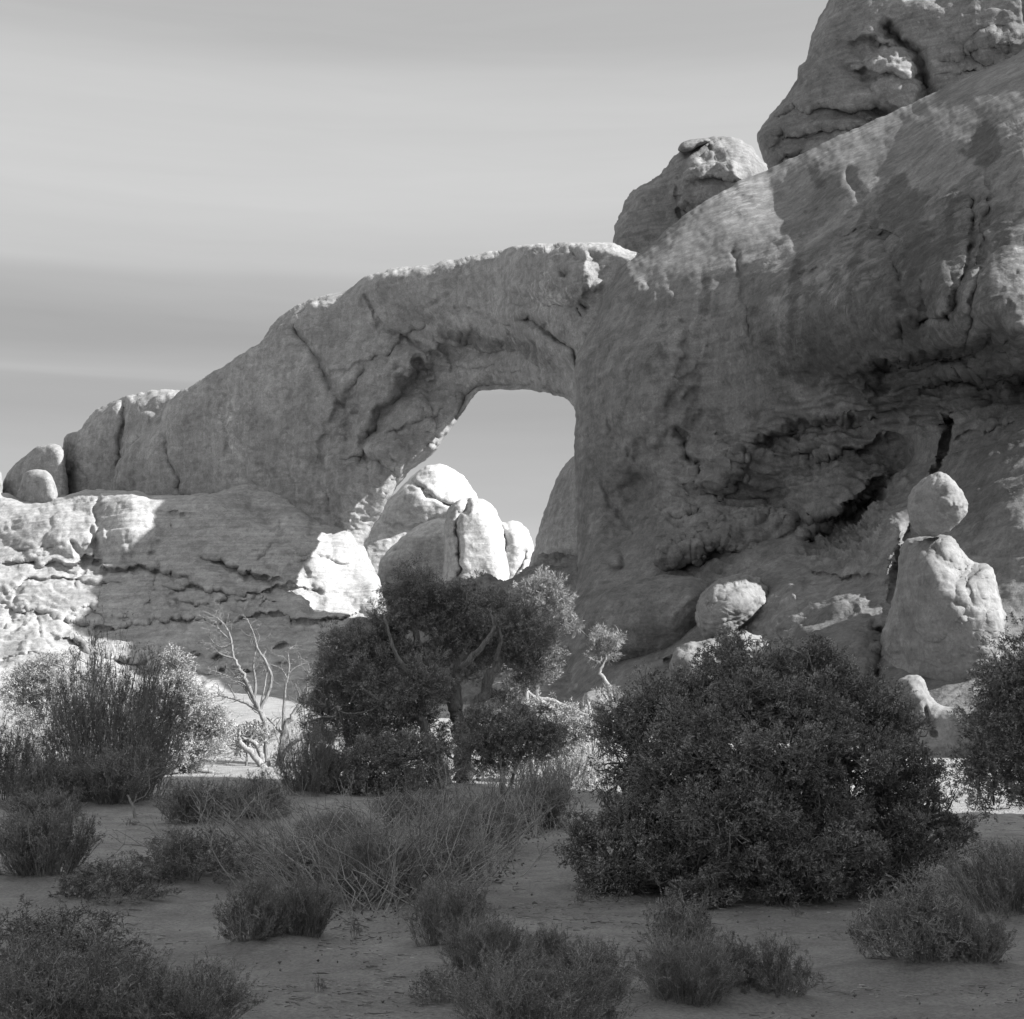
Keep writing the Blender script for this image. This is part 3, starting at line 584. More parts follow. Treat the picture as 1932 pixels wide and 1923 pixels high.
# separate rocks standing against the cliff
relief('balanced_boulder', 'round boulder balanced on top of the tall pillar rock', 'boulder', [(1713, 962), (1718, 928), (1742, 905), (1770, 891), (1790, 897), (1808, 918), (1827, 950), (1816, 980), (1782, 1006), (1742, 1013), (1720, 992)],
       lambda X, Y: 55 - (X - 1770) * .014, M_BOULD, step=2, R=50, Tf=1.0, Tb=1.3, rag=2.5, amp=.3, wl=1.9, fine=.06, strata=.06, sh=.5, crk=.06, seed=70, feats=[bump(1800, 945, 26, 40, .25)])
relief('pillar_rock', 'tall bulging pillar rock under the balanced boulder, right half sunlit', 'rock', [(1698, 1040), (1712, 1018), (1760, 1010), (1795, 1013), (1815, 1040), (1840, 1062), (1868, 1068), (1882, 1105), (1890, 1140), (1898, 1165), (1894, 1210),
       (1882, 1280), (1860, 1340), (1800, 1375), (1720, 1360), (1662, 1330), (1652, 1260), (1662, 1200), (1680, 1150), (1694, 1090)], lambda X, Y: 54.5 + (Y - 1000) * .003 - (X - 1780) * .017, M_BOULD, step=2.4, R=115, Tf=3.0, Tb=4, rag=2.5, amp=.45, wl=3.4, fine=.08, strata=.10, sh=1.1, crk=.08, seed=71,
       feats=[bump(1760, 1120, 60, 90, .8), soft(1830, 1080, 40, 20, .5)])
relief('rock_stub', 'knobbly low rock with a round head between juniper and edge tree', 'rock', [(1688, 1320), (1694, 1287), (1712, 1275), (1736, 1276), (1748, 1295), (1762, 1322), (1790, 1334), (1830, 1330), (1862, 1322), (1890, 1300), (1960, 1330), (1980, 1500), (1720, 1500), (1705, 1380)],
       lambda X, Y: 47 + (X - 1700) * -.01, M_BOULD, step=2.2, R=34, Tf=1.2, Tb=2.2, rag=2, amp=.3, wl=1.4, fine=.06, crk=.06, seed=72, feats=[bump(1722, 1300, 22, 26, .4), crack([(1750, 1330), (1760, 1380)], 4, .3)])
relief('bulging_rock', 'round bulging rock low on the cliff, sunlit, just above the big right juniper', 'rock', [(1312, 1165), (1318, 1132), (1345, 1098), (1390, 1085), (1430, 1090), (1452, 1128), (1440, 1175), (1405, 1203), (1370, 1224), (1332, 1214)],
       lambda X, Y: 70.0 + (X - 1400) * .006, M_BOULD, step=2.2, R=70, Tf=3.2, Tb=4, rag=4, amp=.35, wl=3, fine=.08, crk=.12, seed=73)
relief('rough_rock', 'rough rock apron beneath the sunlit bulging rock', 'rock', [(1262, 1330), (1266, 1245), (1290, 1215), (1345, 1205), (1390, 1190), (1430, 1200), (1500, 1240), (1520, 1420), (1262, 1420)],
       lambda X, Y: 66 + 0 * X, M_BOULD, step=2.4, R=45, Tf=2, Tb=4, rag=3, amp=.4, wl=1.8, fine=.06, crk=.08, seed=74)
relief('jutting_rock', 'broad overhanging hood of rock with a blunt pale nose above the bulging rock', 'rock', [(1234, 1052), (1244, 1030), (1270, 1016), (1330, 990), (1400, 965), (1470, 960), (1510, 985), (1500, 1030), (1440, 1060), (1390, 1062), (1350, 1045), (1338, 1070), (1300, 1062), (1282, 1074), (1250, 1072)],
       lambda X, Y: 83 - (X - 1235) * .012 + (1070 - Y) * .012, M_CLIFF, step=2.2, R=34, Tf=2.6, Tb=4, rag=6, amp=.8, wl=2.4, fine=.12, crk=.2, strata=.3, sh=1.0, seed=75)
relief('rock_lump', 'great undercut rounded lump at the foot of the cliff', 'rock', [(1100, 1165), (1130, 1125), (1190, 1098), (1265, 1085), (1335, 1100), (1345, 1160), (1318, 1215), (1280, 1245), (1215, 1264), (1150, 1255), (1112, 1215)],
       lambda X, Y: 78 - (X - 1100) * .012, M_CLIFF, step=2.4, R=80, Tf=4, Tb=6, rag=2, amp=.35, wl=3, fine=.06, crk=.08, seed=76, pales=[(1250, 1160, 70, 50, 0, .3)])
relief('sandstone_boulder', 'low rounded boulder on the sand behind the small pinyon', 'boulder', [(1096, 1335), (1100, 1312), (1115, 1304), (1135, 1303), (1150, 1315), (1152, 1345), (1120, 1356), (1100, 1350)],
       lambda X, Y: 52 + 0 * X, M_BOULD, step=1.6, R=24, Tf=.5, Tb=.6, rag=.8, amp=.06, wl=.8, fine=.02, crk=.02, seed=77)
# unseen rock wall added right of frame, outline shaped to shade the foreground
def wallmap(a, b, d): return np.stack([d, a / 10.0, b / 10.0], -1)
WALL = [(-700, -20), (100, -20), (128, 60), (126, 110), (128, 153), (139, 218), (179, 255), (190, 300), (170, 360), (100, 380), (-300, 400), (-700, 380)]
relief('shade_wall', 'unseen rock wall added beyond the right frame edge to shade the foreground', 'cliff', WALL, lambda X, Y: 28 + 0 * X, M_CLIFF, step=4, R=30, Tf=1.5, Tb=9, rag=4, ragk=20, amp=.3, wl=5, crk=.1, seed=90, mapf=wallmap, flip=True)
print('rocks', time.time() - T0)

# ------------------------------------------------------------------ vegetation helpers
def tubes(paths, r0, r1, sides=3, taper=1.0):
    """paths (N,n,3); radii (N,) -> verts, quads"""
    paths = np.asarray(paths, float); Nn, n, _ = paths.shape
    r0 = np.broadcast_to(np.asarray(r0, float), (Nn,)); r1 = np.broadcast_to(np.asarray(r1, float), (Nn,))
    t = np.gradient(paths, axis=1); t /= np.linalg.norm(t, axis=2)[..., None] + 1e-9
    ref = np.where(np.abs(t[..., 2:3]) > .9, np.array([1., 0, 0]), np.array([0, 0, 1.]))
    ref = np.broadcast_to(ref[:, :1], t.shape)
    a = np.cross(t, ref); a /= np.linalg.norm(a, axis=2)[..., None] + 1e-9
    b = np.cross(t, a)
    k = np.linspace(0, 1, n)[None, :] ** taper; r = r0[:, None] * (1 - k) + r1[:, None] * k
    ang = np.linspace(0, 2 * math.pi, sides, endpoint=False)
    v = paths[:, :, None] + r[:, :, None, None] * (a[:, :, None] * np.cos(ang)[None, None, :, None] + b[:, :, None] * np.sin(ang)[None, None, :, None])
    I = np.arange(Nn * n * sides).reshape(Nn, n, sides); J = np.roll(I, -1, axis=2)
    f = np.stack([I[:, :-1], J[:, :-1], J[:, 1:], I[:, 1:]], -1).reshape(-1, 4)
    return v.reshape(-1, 3), f
def leaves(p, d, L, W, rs):
    """small folded blades: 4 verts, one quad each"""
    d = d / (np.linalg.norm(d, axis=1)[:, None] + 1e-9); s = np.cross(d, rs.normal(size=d.shape)); s /= np.linalg.norm(s, axis=1)[:, None] + 1e-9
    L = np.broadcast_to(L, (len(p),))[:, None]; W = np.broadcast_to(W, (len(p),))[:, None]
    m = p + d * L * .45
    v = np.stack([p, m + s * W, p + d * L, m - s * W], 1).reshape(-1, 3)
    f = np.arange(len(p) * 4).reshape(-1, 4)
    return v, f
class Bag:
    def __init__(s): s.v = []; s.f = []; s.n = 0
    def add(s, vf):
        v, f = vf
        if len(v) == 0: return
        s.v.append(v); s.f.append(f + s.n); s.n += len(v)
    def build(s, name, mat, parent=None, **k):
        return mesh(name, np.concatenate(s.v), np.concatenate(s.f), mat, parent, **k) if s.v else None
def unit(v): return v / (np.linalg.norm(v, axis=-1, keepdims=True) + 1e-9)
def curved(a, b, n, bow, rs, up=0.0):
    """N curved paths from a to b"""
    a = np.atleast_2d(a); b = np.atleast_2d(b); N_ = max(len(a), len(b)); a = np.broadcast_to(a, (N_, 3)); b = np.broadcast_to(b, (N_, 3))
    t = np.linspace(0, 1, n)[None, :, None]; L = np.linalg.norm(b - a, axis=1)[:, None, None]
    p = a[:, None] * (1 - t) + b[:, None] * t
    w1 = rs.normal(size=(N_, 1, 3)); w2 = rs.normal(size=(N_, 1, 3))
    p = p + L * bow * (np.sin(t * math.pi) * w1 + .5 * np.sin(t * 2 * math.pi) * w2)
    p[..., 2:3] += up * L * np.sin(t * math.pi)
    return p
def jitter_path(pts, sub, amp, rs):
    p = catmull3(pts, sub); n = len(p); q = p.copy()
    q[1:-1] += rs.normal(size=(n - 2, 3)) * amp; return q
def catmull3(pts, k):
    p = np.asarray(pts, float); n = len(p); o = []
    for i in range(n - 1):
        a, b, c, d = p[max(i - 1, 0)], p[i], p[i + 1], p[min(i + 2, n - 1)]
        for s in range(k):
            t = s / k; o.append(.5 * ((2 * b) + (-a + c) * t + (2 * a - 5 * b + 4 * c - d) * t * t + (-a + 3 * b - 3 * c + d) * t ** 3))
    o.append(p[-1]); return np.array(o)

# ------------------------------------------------------------------ juniper and pinyon
def juniper(label, base, clumps, trunks, mat, seed, name='juniper', cat='juniper tree', d=None, tuft=.055, dens=1.0, leafn=9, leafL=.045, leafW=.007, sub=.22, barkm=None,
            twigs=1.0, twig_show=.3, depth_k=1.0, group=None, bare=0.0):
    rs = np.random.RandomState(seed)
    g = gpt(*base); d = d or g.y
    root = empty(name, g, label, cat, group)
    s = pm(d); barkm = barkm or M_BARK
    tb = []; trunk_nodes = []
    for (pts, r0, r1) in trunks:
        w3 = np.array([P(q[0], q[1], d + (q[2] if len(q) > 2 else 0)) for q in pts])
        if pts[0][1] >= base[1] - 25: w3[0, 2] = min(w3[0, 2], float(gh(w3[0, 0], w3[0, 1])) - .05)
        pth = jitter_path(w3, 6, r0 * .18, rs)
        b = Bag(); b.add(tubes(pth[None], [r0], [r1], 9 if r0 > .04 else 6)); 
        # fluted strips of bark along the trunk
        for k in range(3 if r0 > .05 else 0):
            off = unit(rs.normal(size=3)) * r0 * .55; b.add(tubes((pth + off * np.linspace(1, .4, len(pth))[:, None])[None], [r0 * .55], [r1 * .6], 6))
        b.build('trunk', barkm, root); trunk_nodes.append(pth)
    tn = np.concatenate(trunk_nodes)
    fol = Bag(); br = Bag()
    for cl in clumps:
        cx, cy, rx, ry = cl[:4]; dof = cl[4] if len(cl) > 4 else 0
        c = P(cx, cy, d + dof); ax = np.array([rx * s, (rx + ry) * .5 * s * .8 * depth_k, ry * s])
        area = 4 * ax[0] * ax[2] + 2 * ax[1] * (ax[0] + ax[2])
        ns = max(3, int(area / (sub * sub) * 1.15 * dens))
        dr = unit(rs.normal(size=(ns, 3))); rr = np.where(rs.rand(ns) < .14, rs.uniform(1.0, 1.32, ns), rs.uniform(.4, 1, ns) ** .5)
        sc_c = c + dr * ax * rr[:, None] + rs.normal(size=(ns, 3)) * sub * .25
        gz = gh(sc_c[:, 0], sc_c[:, 1]); sc_c[:, 2] = np.maximum(sc_c[:, 2], gz + .06)
        # limb for the clump then twigs out to each sub-clump
        nd = tn[np.argmin(np.linalg.norm(tn - (c - np.array([0, 0, ax[2] * .8])), axis=1))]
        limb = curved(nd, c, 9, .10, rs)[0]
        br.add(tubes(limb[None], [.05 * math.sqrt(max(ax[0], .3))], [.012], 6))
        k = rs.randint(3, 9, ns); st = limb[k]
        tw = curved(st, sc_c, 7, .10, rs)
        keep = rs.rand(ns) < twigs
        br.add(tubes(tw[keep], .012 + .008 * rs.rand(keep.sum()), .004, 4))
        ss = sub * rs.uniform(.45, 1.25, ns)
        K = int(26 * dens ** .5)
        e = unit(rs.normal(size=(ns, K, 3))); rad = rs.uniform(.15, 1, (ns, K, 1)) ** .5
        e[..., 2] *= .85
        tp = sc_c[:, None] + e * rad * ss[:, None, None]
        out = unit(e + .55 * dr[:, None] + np.array([0, 0, .45]) + .25 * rs.normal(size=e.shape))
        if bare: 
            mk = rs.rand(ns) > bare; tp = tp[mk]; out = out[mk]
        tp = tp.reshape(-1, 3); out = out.reshape(-1, 3)
        if len(tp) == 0: continue
        # visible bare twiglets
        q = rs.rand(len(tp)) < twig_show * .12
        if q.any(): br.add(tubes(curved(tp[q] - out[q] * sub * 1.6, tp[q] + out[q] * tuft * 1.6, 5, .14, rs), .0055, .002, 3))
        n = len(tp); sp_ = np.repeat(tp, leafn, 0); so_ = np.repeat(out, leafn, 0)
        along = rs.rand(n * leafn, 1)
        p0 = sp_ + so_ * along * tuft * 1.1 + rs.normal(size=sp_.shape) * tuft * .18
        dd = unit(so_ * .9 + rs.normal(size=sp_.shape) * .55)
        fol.add(leaves(p0, dd, leafL * rs.uniform(.6, 1.25, n * leafn), leafW * rs.uniform(.7, 1.3, n * leafn), rs))
    fol.build('foliage', mat, root, smooth_=False); tag(br.build('branches', barkm if barkm is not M_BARK else M_GREYB, root), kind='stuff')
    return root

# central juniper
juniper('big twisted dark juniper with forked trunk in front of the window', (862, 1478),
    [(770, 1100, 48, 34), (735, 1150, 45, 38), (800, 1150, 60, 42, .4), (880, 1130, 62, 30, .3), (940, 1165, 58, 40), (1000, 1190, 48, 40, -.3), (965, 1225, 60, 36, .3), (700, 1200, 45, 34),
     (650, 1225, 45, 36), (625, 1265, 38, 38, -.2), (690, 1275, 60, 42, -.3), (750, 1240, 55, 40, .2), (860, 1190, 60, 34, .3), (640, 1310, 42, 28, .2), (760, 1310, 62, 38, -.7), (800, 1280, 45, 40, -.6),
     (700, 1330, 50, 30), (1010, 1250, 38, 26, .2), (905, 1225, 36, 22, .3), (735, 1370, 46, 24, -.5), (600, 1330, 30, 24), (655, 1375, 48, 30), (700, 1395, 50, 28), (780, 1345, 40, 26, .3), (610, 1370, 30, 24), (990, 1290, 26, 18, .3), (835, 1235, 42, 22, .3), (900, 1262, 24, 16, .4), (850, 1150, 50, 30, .2), (960, 1320, 26, 18, .2), (1040, 1215, 24, 20, .1), (830, 1400, 22, 26, .4)],
    [([(872, 1480), (874, 1420), (866, 1370), (858, 1335), (835, 1290), (810, 1255), (790, 1215), (775, 1160)], .20, .05),
     ([(872, 1440), (880, 1380), (905, 1320), (932, 1262, -.2), (950, 1230), (975, 1190)], .17, .04),
     ([(862, 1350), (862, 1290, .1), (868, 1250), (885, 1215), (870, 1170)], .13, .03),
     ([(842, 1480, -.3), (818, 1425, -.4), (806, 1385, -.5), (790, 1350, -.6), (760, 1320, -.6)], .15, .04),
     ([(950, 1245), (985, 1265), (1010, 1250)], .06, .02), ([(810, 1290, -.5), (770, 1270, -.9), (740, 1215, -.9), (725, 1160, -.8)], .06, .015), ([(790, 1330, -.5), (720, 1322, -.9), (680, 1300, -.9), (660, 1330, -.9)], .035, .01), ([(870, 1260, -.3), (905, 1225, -.6), (930, 1190, -.7), (925, 1150, -.6)], .07, .02), ([(935, 1245, -.3), (945, 1200, -.6), (930, 1165, -.6)], .05, .012), ([(760, 1300, -.8), (700, 1340, -1.0), (650, 1345, -1.0), (620, 1320, -.9)], .03, .008), ([(800, 1240), (740, 1250), (690, 1230), (650, 1240)], .07, .02), ([(880, 1395), (925, 1385), (955, 1360)], .04, .012)],
    M_JUN, 1, leafn=16, leafL=.05, leafW=.0065, sub=.19, tuft=.09, dens=.62, depth_k=1.2, twig_show=2.0)
juniper('juniper added behind the left side of the big twisted one to shade the dead tree', (660, 1430), [(650, 1262, 36, 30), (640, 1310, 38, 28), (695, 1240, 36, 28)], [([(660, 1432), (656, 1380), (655, 1320), (665, 1270)], .12, .03)],
        M_JUN, 14, d=41, leafn=12, leafL=.08, leafW=.012, sub=.32, tuft=.13, dens=.9)  # added behind the big juniper to shade the lower dead tree
# dark juniper bushes around its foot
juniper('low dark juniper clump under the left of the big juniper', (690, 1500), [(700, 1440, 55, 42), (770, 1430, 50, 38, .3), (640, 1470, 42, 34, -.3), (745, 1480, 50, 24), (820, 1465, 34, 30, .2), (600, 1480, 36, 28), (610, 1440, 28, 22, .3)],
    [([(690, 1502), (700, 1470), (720, 1440)], .06, .02), ([(700, 1500), (640, 1480), (610, 1470)], .04, .015)], M_JUN, 2, name='juniper_bush', cat='juniper bush', leafn=14, leafL=.05, leafW=.0075, tuft=.07, sub=.18, dens=.85)
juniper('low dark juniper clump leaning right from the foot of the big juniper', (950, 1450), [(900, 1385, 40, 34), (955, 1380, 48, 36), (1010, 1385, 40, 32, .2), (910, 1430, 40, 26), (985, 1420, 46, 24), (1035, 1400, 28, 26)],
    [([(950, 1452), (945, 1420), (930, 1390)], .06, .02), ([(955, 1450), (990, 1410), (1020, 1395)], .04, .015)], M_JUN, 3, name='juniper_bush', cat='juniper bush', d=25.5, leafn=14, leafL=.05, leafW=.0075, tuft=.07, sub=.18, dens=.85)
# large juniper at right
BJ = [(1380, 1262, 58, 44), (1320, 1300, 66, 40), (1240, 1330, 74, 44), (1190, 1385, 68, 44), (1450, 1270, 60, 40, .2), (1535, 1262, 62, 42), (1590, 1290, 48, 40), (1640, 1330, 60, 44), (1690, 1380, 52, 50), (1420, 1330, 90, 56, -.4), (1530, 1345, 80, 54, -.4),
      (1310, 1380, 80, 54, -.5), (1180, 1445, 56, 40), (1260, 1460, 80, 52, -.5), (1380, 1440, 80, 60, -.8), (1500, 1430, 84, 58, -.8), (1610, 1430, 80, 58, -.5), (1710, 1460, 62, 50), (1750, 1520, 50, 40, .2), (1150, 1530, 54, 44), (1230, 1550, 70, 54, -.4), (1340, 1540, 76, 58, -.9),
      (1450, 1530, 70, 60, -1.0), (1570, 1540, 76, 50, -.7), (1680, 1550, 70, 44, -.2), (1110, 1590, 42, 36), (1160, 1620, 60, 44, -.3), (1280, 1620, 66, 44, -.6), (1410, 1600, 64, 54, -1.0), (1540, 1610, 84, 52, -1.0), (1650, 1620, 66, 46, -.3), (1750, 1590, 60, 34), (1800, 1580, 30, 28),
      (1330, 1480, 60, 40), (1470, 1485, 64, 40), (1590, 1490, 60, 40), (1680, 1500, 50, 36), (1400, 1550, 60, 40), (1540, 1560, 60, 36), (1240, 1500, 56, 36), (1385, 1228, 34, 24), (1545, 1232, 38, 24), (1150, 1672, 52, 36, -.3), (1240, 1672, 40, 22, -.2), (1510, 1665, 70, 36, -.9), (1600, 1668, 50, 30, -.5), (1690, 1650, 46, 24, -.2), (1120, 1660, 34, 22)]
juniper('very large spreading dark juniper filling the right middle ground', (1420, 1690), BJ,
    [([(1430, 1692, 0), (1410, 1640), (1380, 1560), (1350, 1470), (1330, 1380), (1360, 1290)], .09, .02), ([(1450, 1690), (1500, 1600), (1530, 1500), (1540, 1380), (1550, 1290)], .09, .02),
     ([(1440, 1690), (1560, 1620), (1640, 1540), (1690, 1450)], .06, .015), ([(1420, 1690), (1330, 1640, -.2), (1230, 1590), (1180, 1500), (1190, 1420)], .06, .015), ([(1420, 1690), (1300, 1670, -.4), (1180, 1665, -.3)], .045, .012), ([(1450, 1690), (1600, 1660, -.3), (1740, 1610)], .045, .012)],
    M_JUN, 4, d=13.2, leafn=12, leafL=.024, leafW=.0048, sub=.115, tuft=.036, dens=.66, twig_show=2.2, depth_k=1.25)
juniper('small low juniper sprig on the sand in front of the big right juniper', (1330, 1712), [(1330, 1690, 50, 20), (1290, 1690, 22, 14)], [([(1340, 1712), (1330, 1695)], .015, .006)], M_JUN, 5, name='juniper_sprig', cat='juniper sprig', leafn=9, leafL=.03, leafW=.005, sub=.08, tuft=.04)
# tree at the right frame edge
juniper('black-looking juniper whose boughs hang in at the right frame edge', (2010, 1560), [(1900, 1255, 44, 34), (1940, 1230, 50, 40), (1880, 1300, 44, 38), (1935, 1310, 60, 50), (1870, 1350, 44, 34), (1925, 1380, 60, 50), (1850, 1395, 34, 28), (1880, 1430, 46, 36), (1940, 1440, 50, 40), (1850, 1460, 36, 30),
      (1900, 1490, 40, 26), (1945, 1500, 34, 24), (1875, 1520, 24, 16), (1990, 1300, 60, 90), (2010, 1430, 70, 70), (1825, 1440, 24, 22)],
    [([(2010, 1565), (2000, 1480), (1990, 1380), (1970, 1280)], .13, .03), ([(2005, 1500), (1950, 1450), (1890, 1440), (1850, 1450)], .05, .012), ([(1995, 1400), (1940, 1360), (1890, 1340)], .05, .012)], M_JUN, 6, d=16.5, leafn=13, leafL=.04, leafW=.0055, sub=.17, tuft=.055, dens=.9)
# sunlit junipers at left
juniper('sunlit round pale juniper at the far left behind the twiggy bush', (100, 1452), [(55, 1280, 36, 24), (95, 1258, 34, 18), (40, 1315, 30, 24), (100, 1300, 40, 28), (70, 1348, 36, 20), (120, 1350, 36, 28, .3), (110, 1400, 36, 22), (198, 1285, 28, 26, .5), (190, 1335, 36, 30, .5), (170, 1390, 44, 26, .4)],
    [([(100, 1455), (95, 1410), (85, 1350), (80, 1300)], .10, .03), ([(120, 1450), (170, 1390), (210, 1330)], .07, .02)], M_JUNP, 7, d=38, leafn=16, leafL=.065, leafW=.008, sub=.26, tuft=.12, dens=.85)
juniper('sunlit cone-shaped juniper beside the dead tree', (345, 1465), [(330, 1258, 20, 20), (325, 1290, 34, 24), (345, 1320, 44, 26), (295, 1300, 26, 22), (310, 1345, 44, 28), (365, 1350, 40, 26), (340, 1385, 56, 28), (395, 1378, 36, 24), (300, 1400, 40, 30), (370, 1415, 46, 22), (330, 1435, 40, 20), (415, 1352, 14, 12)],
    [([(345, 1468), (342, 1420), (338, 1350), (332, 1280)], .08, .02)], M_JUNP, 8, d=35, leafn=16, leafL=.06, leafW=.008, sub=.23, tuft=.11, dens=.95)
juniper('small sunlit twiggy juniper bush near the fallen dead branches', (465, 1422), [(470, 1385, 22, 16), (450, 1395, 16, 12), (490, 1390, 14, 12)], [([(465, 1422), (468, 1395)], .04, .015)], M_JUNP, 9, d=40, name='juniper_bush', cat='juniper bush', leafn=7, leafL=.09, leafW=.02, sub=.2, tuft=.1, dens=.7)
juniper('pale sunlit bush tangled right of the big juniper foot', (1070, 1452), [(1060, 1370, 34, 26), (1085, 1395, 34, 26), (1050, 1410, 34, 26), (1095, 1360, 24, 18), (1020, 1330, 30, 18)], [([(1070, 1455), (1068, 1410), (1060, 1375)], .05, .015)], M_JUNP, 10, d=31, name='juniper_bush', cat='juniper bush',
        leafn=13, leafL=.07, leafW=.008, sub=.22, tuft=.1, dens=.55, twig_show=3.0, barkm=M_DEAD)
# pinyons
juniper('lanky sunlit pinyon with bare crooked trunk right of the big juniper', (1013, 1345),
    [(1030, 1105, 26, 18), (1005, 1115, 24, 16, .1), (1050, 1120, 20, 22), (1040, 1145, 30, 18), (1012, 1150, 26, 16), (985, 1135, 20, 13, .2), (1060, 1165, 12, 12), (1078, 1180, 10, 8), (1000, 1180, 18, 12), (985, 1205, 14, 8)],
    [([(1013, 1348), (1012, 1305), (1028, 1275), (1030, 1250), (1022, 1220), (1024, 1190), (1036, 1150), (1030, 1110)], .10, .02), ([(1024, 1225), (1040, 1205), (1052, 1185), (1045, 1172)], .035, .01), ([(1036, 1150), (1060, 1170), (1082, 1178)], .025, .008), ([(1030, 1165), (1000, 1180), (980, 1200)], .03, .008)],
    M_PIN, 11, d=40, name='pinyon', cat='pinyon pine', leafn=15, leafL=.12, leafW=.006, sub=.20, tuft=.12, dens=.42, twig_show=3.0, barkm=M_GREYB)
juniper('small ragged half-bare pinyon with S-bent trunk before the rock lump', (1152, 1352),
    [(1132, 1200, 18, 12), (1148, 1212, 20, 14), (1130, 1222, 16, 14), (1142, 1236, 16, 10), (1128, 1246, 9, 8), (1162, 1205, 12, 10), (1146, 1310, 10, 14), (1150, 1335, 12, 16)],
    [([(1152, 1352), (1152, 1310), (1146, 1290), (1132, 1268), (1140, 1250), (1148, 1225), (1160, 1205)], .07, .02), ([(1160, 1208), (1166, 1190), (1160, 1180)], .015, .005), ([(1138, 1205), (1132, 1192), (1134, 1184)], .015, .004), ([(1126, 1205), (1118, 1192), (1110, 1188)], .015, .004), ([(1130, 1212), (1108, 1200), (1098, 1190), (1092, 1186)], .016, .004), ([(1162, 1203), (1176, 1195)], .012, .004)],
    M_PIN, 12, d=42, name='pinyon', cat='pinyon pine', leafn=14, leafL=.11, leafW=.006, sub=.17, tuft=.11, dens=.42, twig_show=3.0, barkm=M_DEAD)

# ------------------------------------------------------------------ dead wood
def deadtree(name, label, cat, base, d, trunks, limbs, seed, twig=40, mat=None, parts='limb', rs_=1.0):
    rs = np.random.RandomState(seed); g = gpt(*base); root = empty(name, g, label, cat); mat = mat or M_DEAD
    allp = []
    for kind_, arr in (('trunk', trunks), (parts, limbs)):
        for (pts, r0, r1) in arr:
            r0 *= rs_; r1 *= rs_
            w3 = np.array([P(q[0], q[1], d + (q[2] if len(q) > 2 else 0)) for q in pts])
            if kind_ == 'trunk' and pts[0][1] > base[1] - 12: w3[0, 2] = float(gh(w3[0, 0], w3[0, 1])) - .06
            p = jitter_path(w3, 5, r0 * .12, rs); b = Bag(); b.add(tubes(p[None], [r0], [r1], 8)); allp.append((p, r0, r1))
            b.build(kind_, mat, root)
    b = Bag()
    for k in range(twig):
        p, r0, r1 = allp[rs.randint(len(trunks) if len(allp) > len(trunks) else 0, len(allp))]
        i = rs.randint(len(p) // 3, len(p)); t = unit(p[min(i + 1, len(p) - 1)] - p[max(i - 1, 0)])
        dr = unit(t * .5 + rs.normal(size=3) * .7 + np.array([0, 0, .25])); L = rs.uniform(.15, .6) 
        q = curved(p[i], p[i] + dr * L, 6, .16, rs); b.add(tubes(q, [max(.006, r1 * .8)], [.003], 4))
        q2 = curved(q[0, 3], q[0, 3] + unit(dr + rs.normal(size=3) * .6) * L * .5, 5, .16, rs); b.add(tubes(q2, [.006], [.003], 3))
    tag(b.build('twigs', mat, root), kind='stuff')
    return root
deadtree('dead_tree', 'bleached bare dead tree with many crooked limbs left of the big juniper', 'dead tree', (515, 1438), 40,
    [([(505, 1440), (502, 1400), (500, 1365), (490, 1340), (478, 1315), (462, 1280), (448, 1255), (440, 1235), (438, 1215)], .13, .035), ([(530, 1440, .3), (534, 1400, .3), (540, 1370, .3), (552, 1350, .3), (562, 1330, .3)], .18, .05), ([(522, 1440), (540, 1415, -.2), (565, 1395, -.3), (585, 1385, -.3)], .12, .04)],
    [([(438, 1222), (434, 1200), (424, 1180), (412, 1168), (402, 1162)], .05, .012), ([(436, 1208), (420, 1195), (410, 1182), (408, 1170)], .035, .01), ([(436, 1215), (420, 1222), (405, 1215), (396, 1202), (394, 1188)], .045, .01), ([(442, 1242), (425, 1238), (410, 1230), (404, 1220)], .04, .01), ([(442, 1244), (432, 1232), (424, 1228)], .03, .01),
     ([(456, 1270), (444, 1272), (436, 1278), (420, 1272), (404, 1266), (392, 1262)], .04, .012), ([(496, 1345), (470, 1330), (446, 1320), (428, 1315), (412, 1312)], .08, .02), ([(446, 1320), (436, 1300), (428, 1288)], .03, .01), ([(485, 1335), (470, 1310), (462, 1290), (456, 1275)], .06, .03), ([(480, 1320), (482, 1290), (478, 1255), (482, 1230)], .07, .02),
     ([(490, 1340), (505, 1310), (512, 1280), (502, 1250), (486, 1225), (482, 1208), (478, 1195), (472, 1180), (466, 1168)], .07, .012), ([(492, 1330), (500, 1290), (506, 1262), (514, 1278), (510, 1300)], .04, .015), ([(536, 1390, .3), (520, 1370, .3), (498, 1350, .2)], .06, .03), ([(534, 1375, .3), (536, 1330, .4), (540, 1290, .5), (546, 1260, .5), (544, 1230, .5), (560, 1215, .5)], .07, .012),
     ([(542, 1280, .5), (530, 1262, .5), (514, 1255, .5)], .03, .01), ([(545, 1270, .5), (560, 1258, .5), (580, 1252, .5), (585, 1270, .4)], .03, .01), ([(560, 1345, .3), (575, 1320, .3), (580, 1290, .3), (578, 1262, .3)], .05, .012), ([(552, 1350, .3), (566, 1320, .3), (560, 1300, .3)], .04, .01), ([(575, 1388, -.3), (576, 1350, -.2), (574, 1330, -.2), (586, 1310, -.2)], .05, .012), ([(476, 1315), (462, 1300), (454, 1285), (446, 1276)], .05, .015)], 21, 240, mat=M_DTREE, rs_=.72)
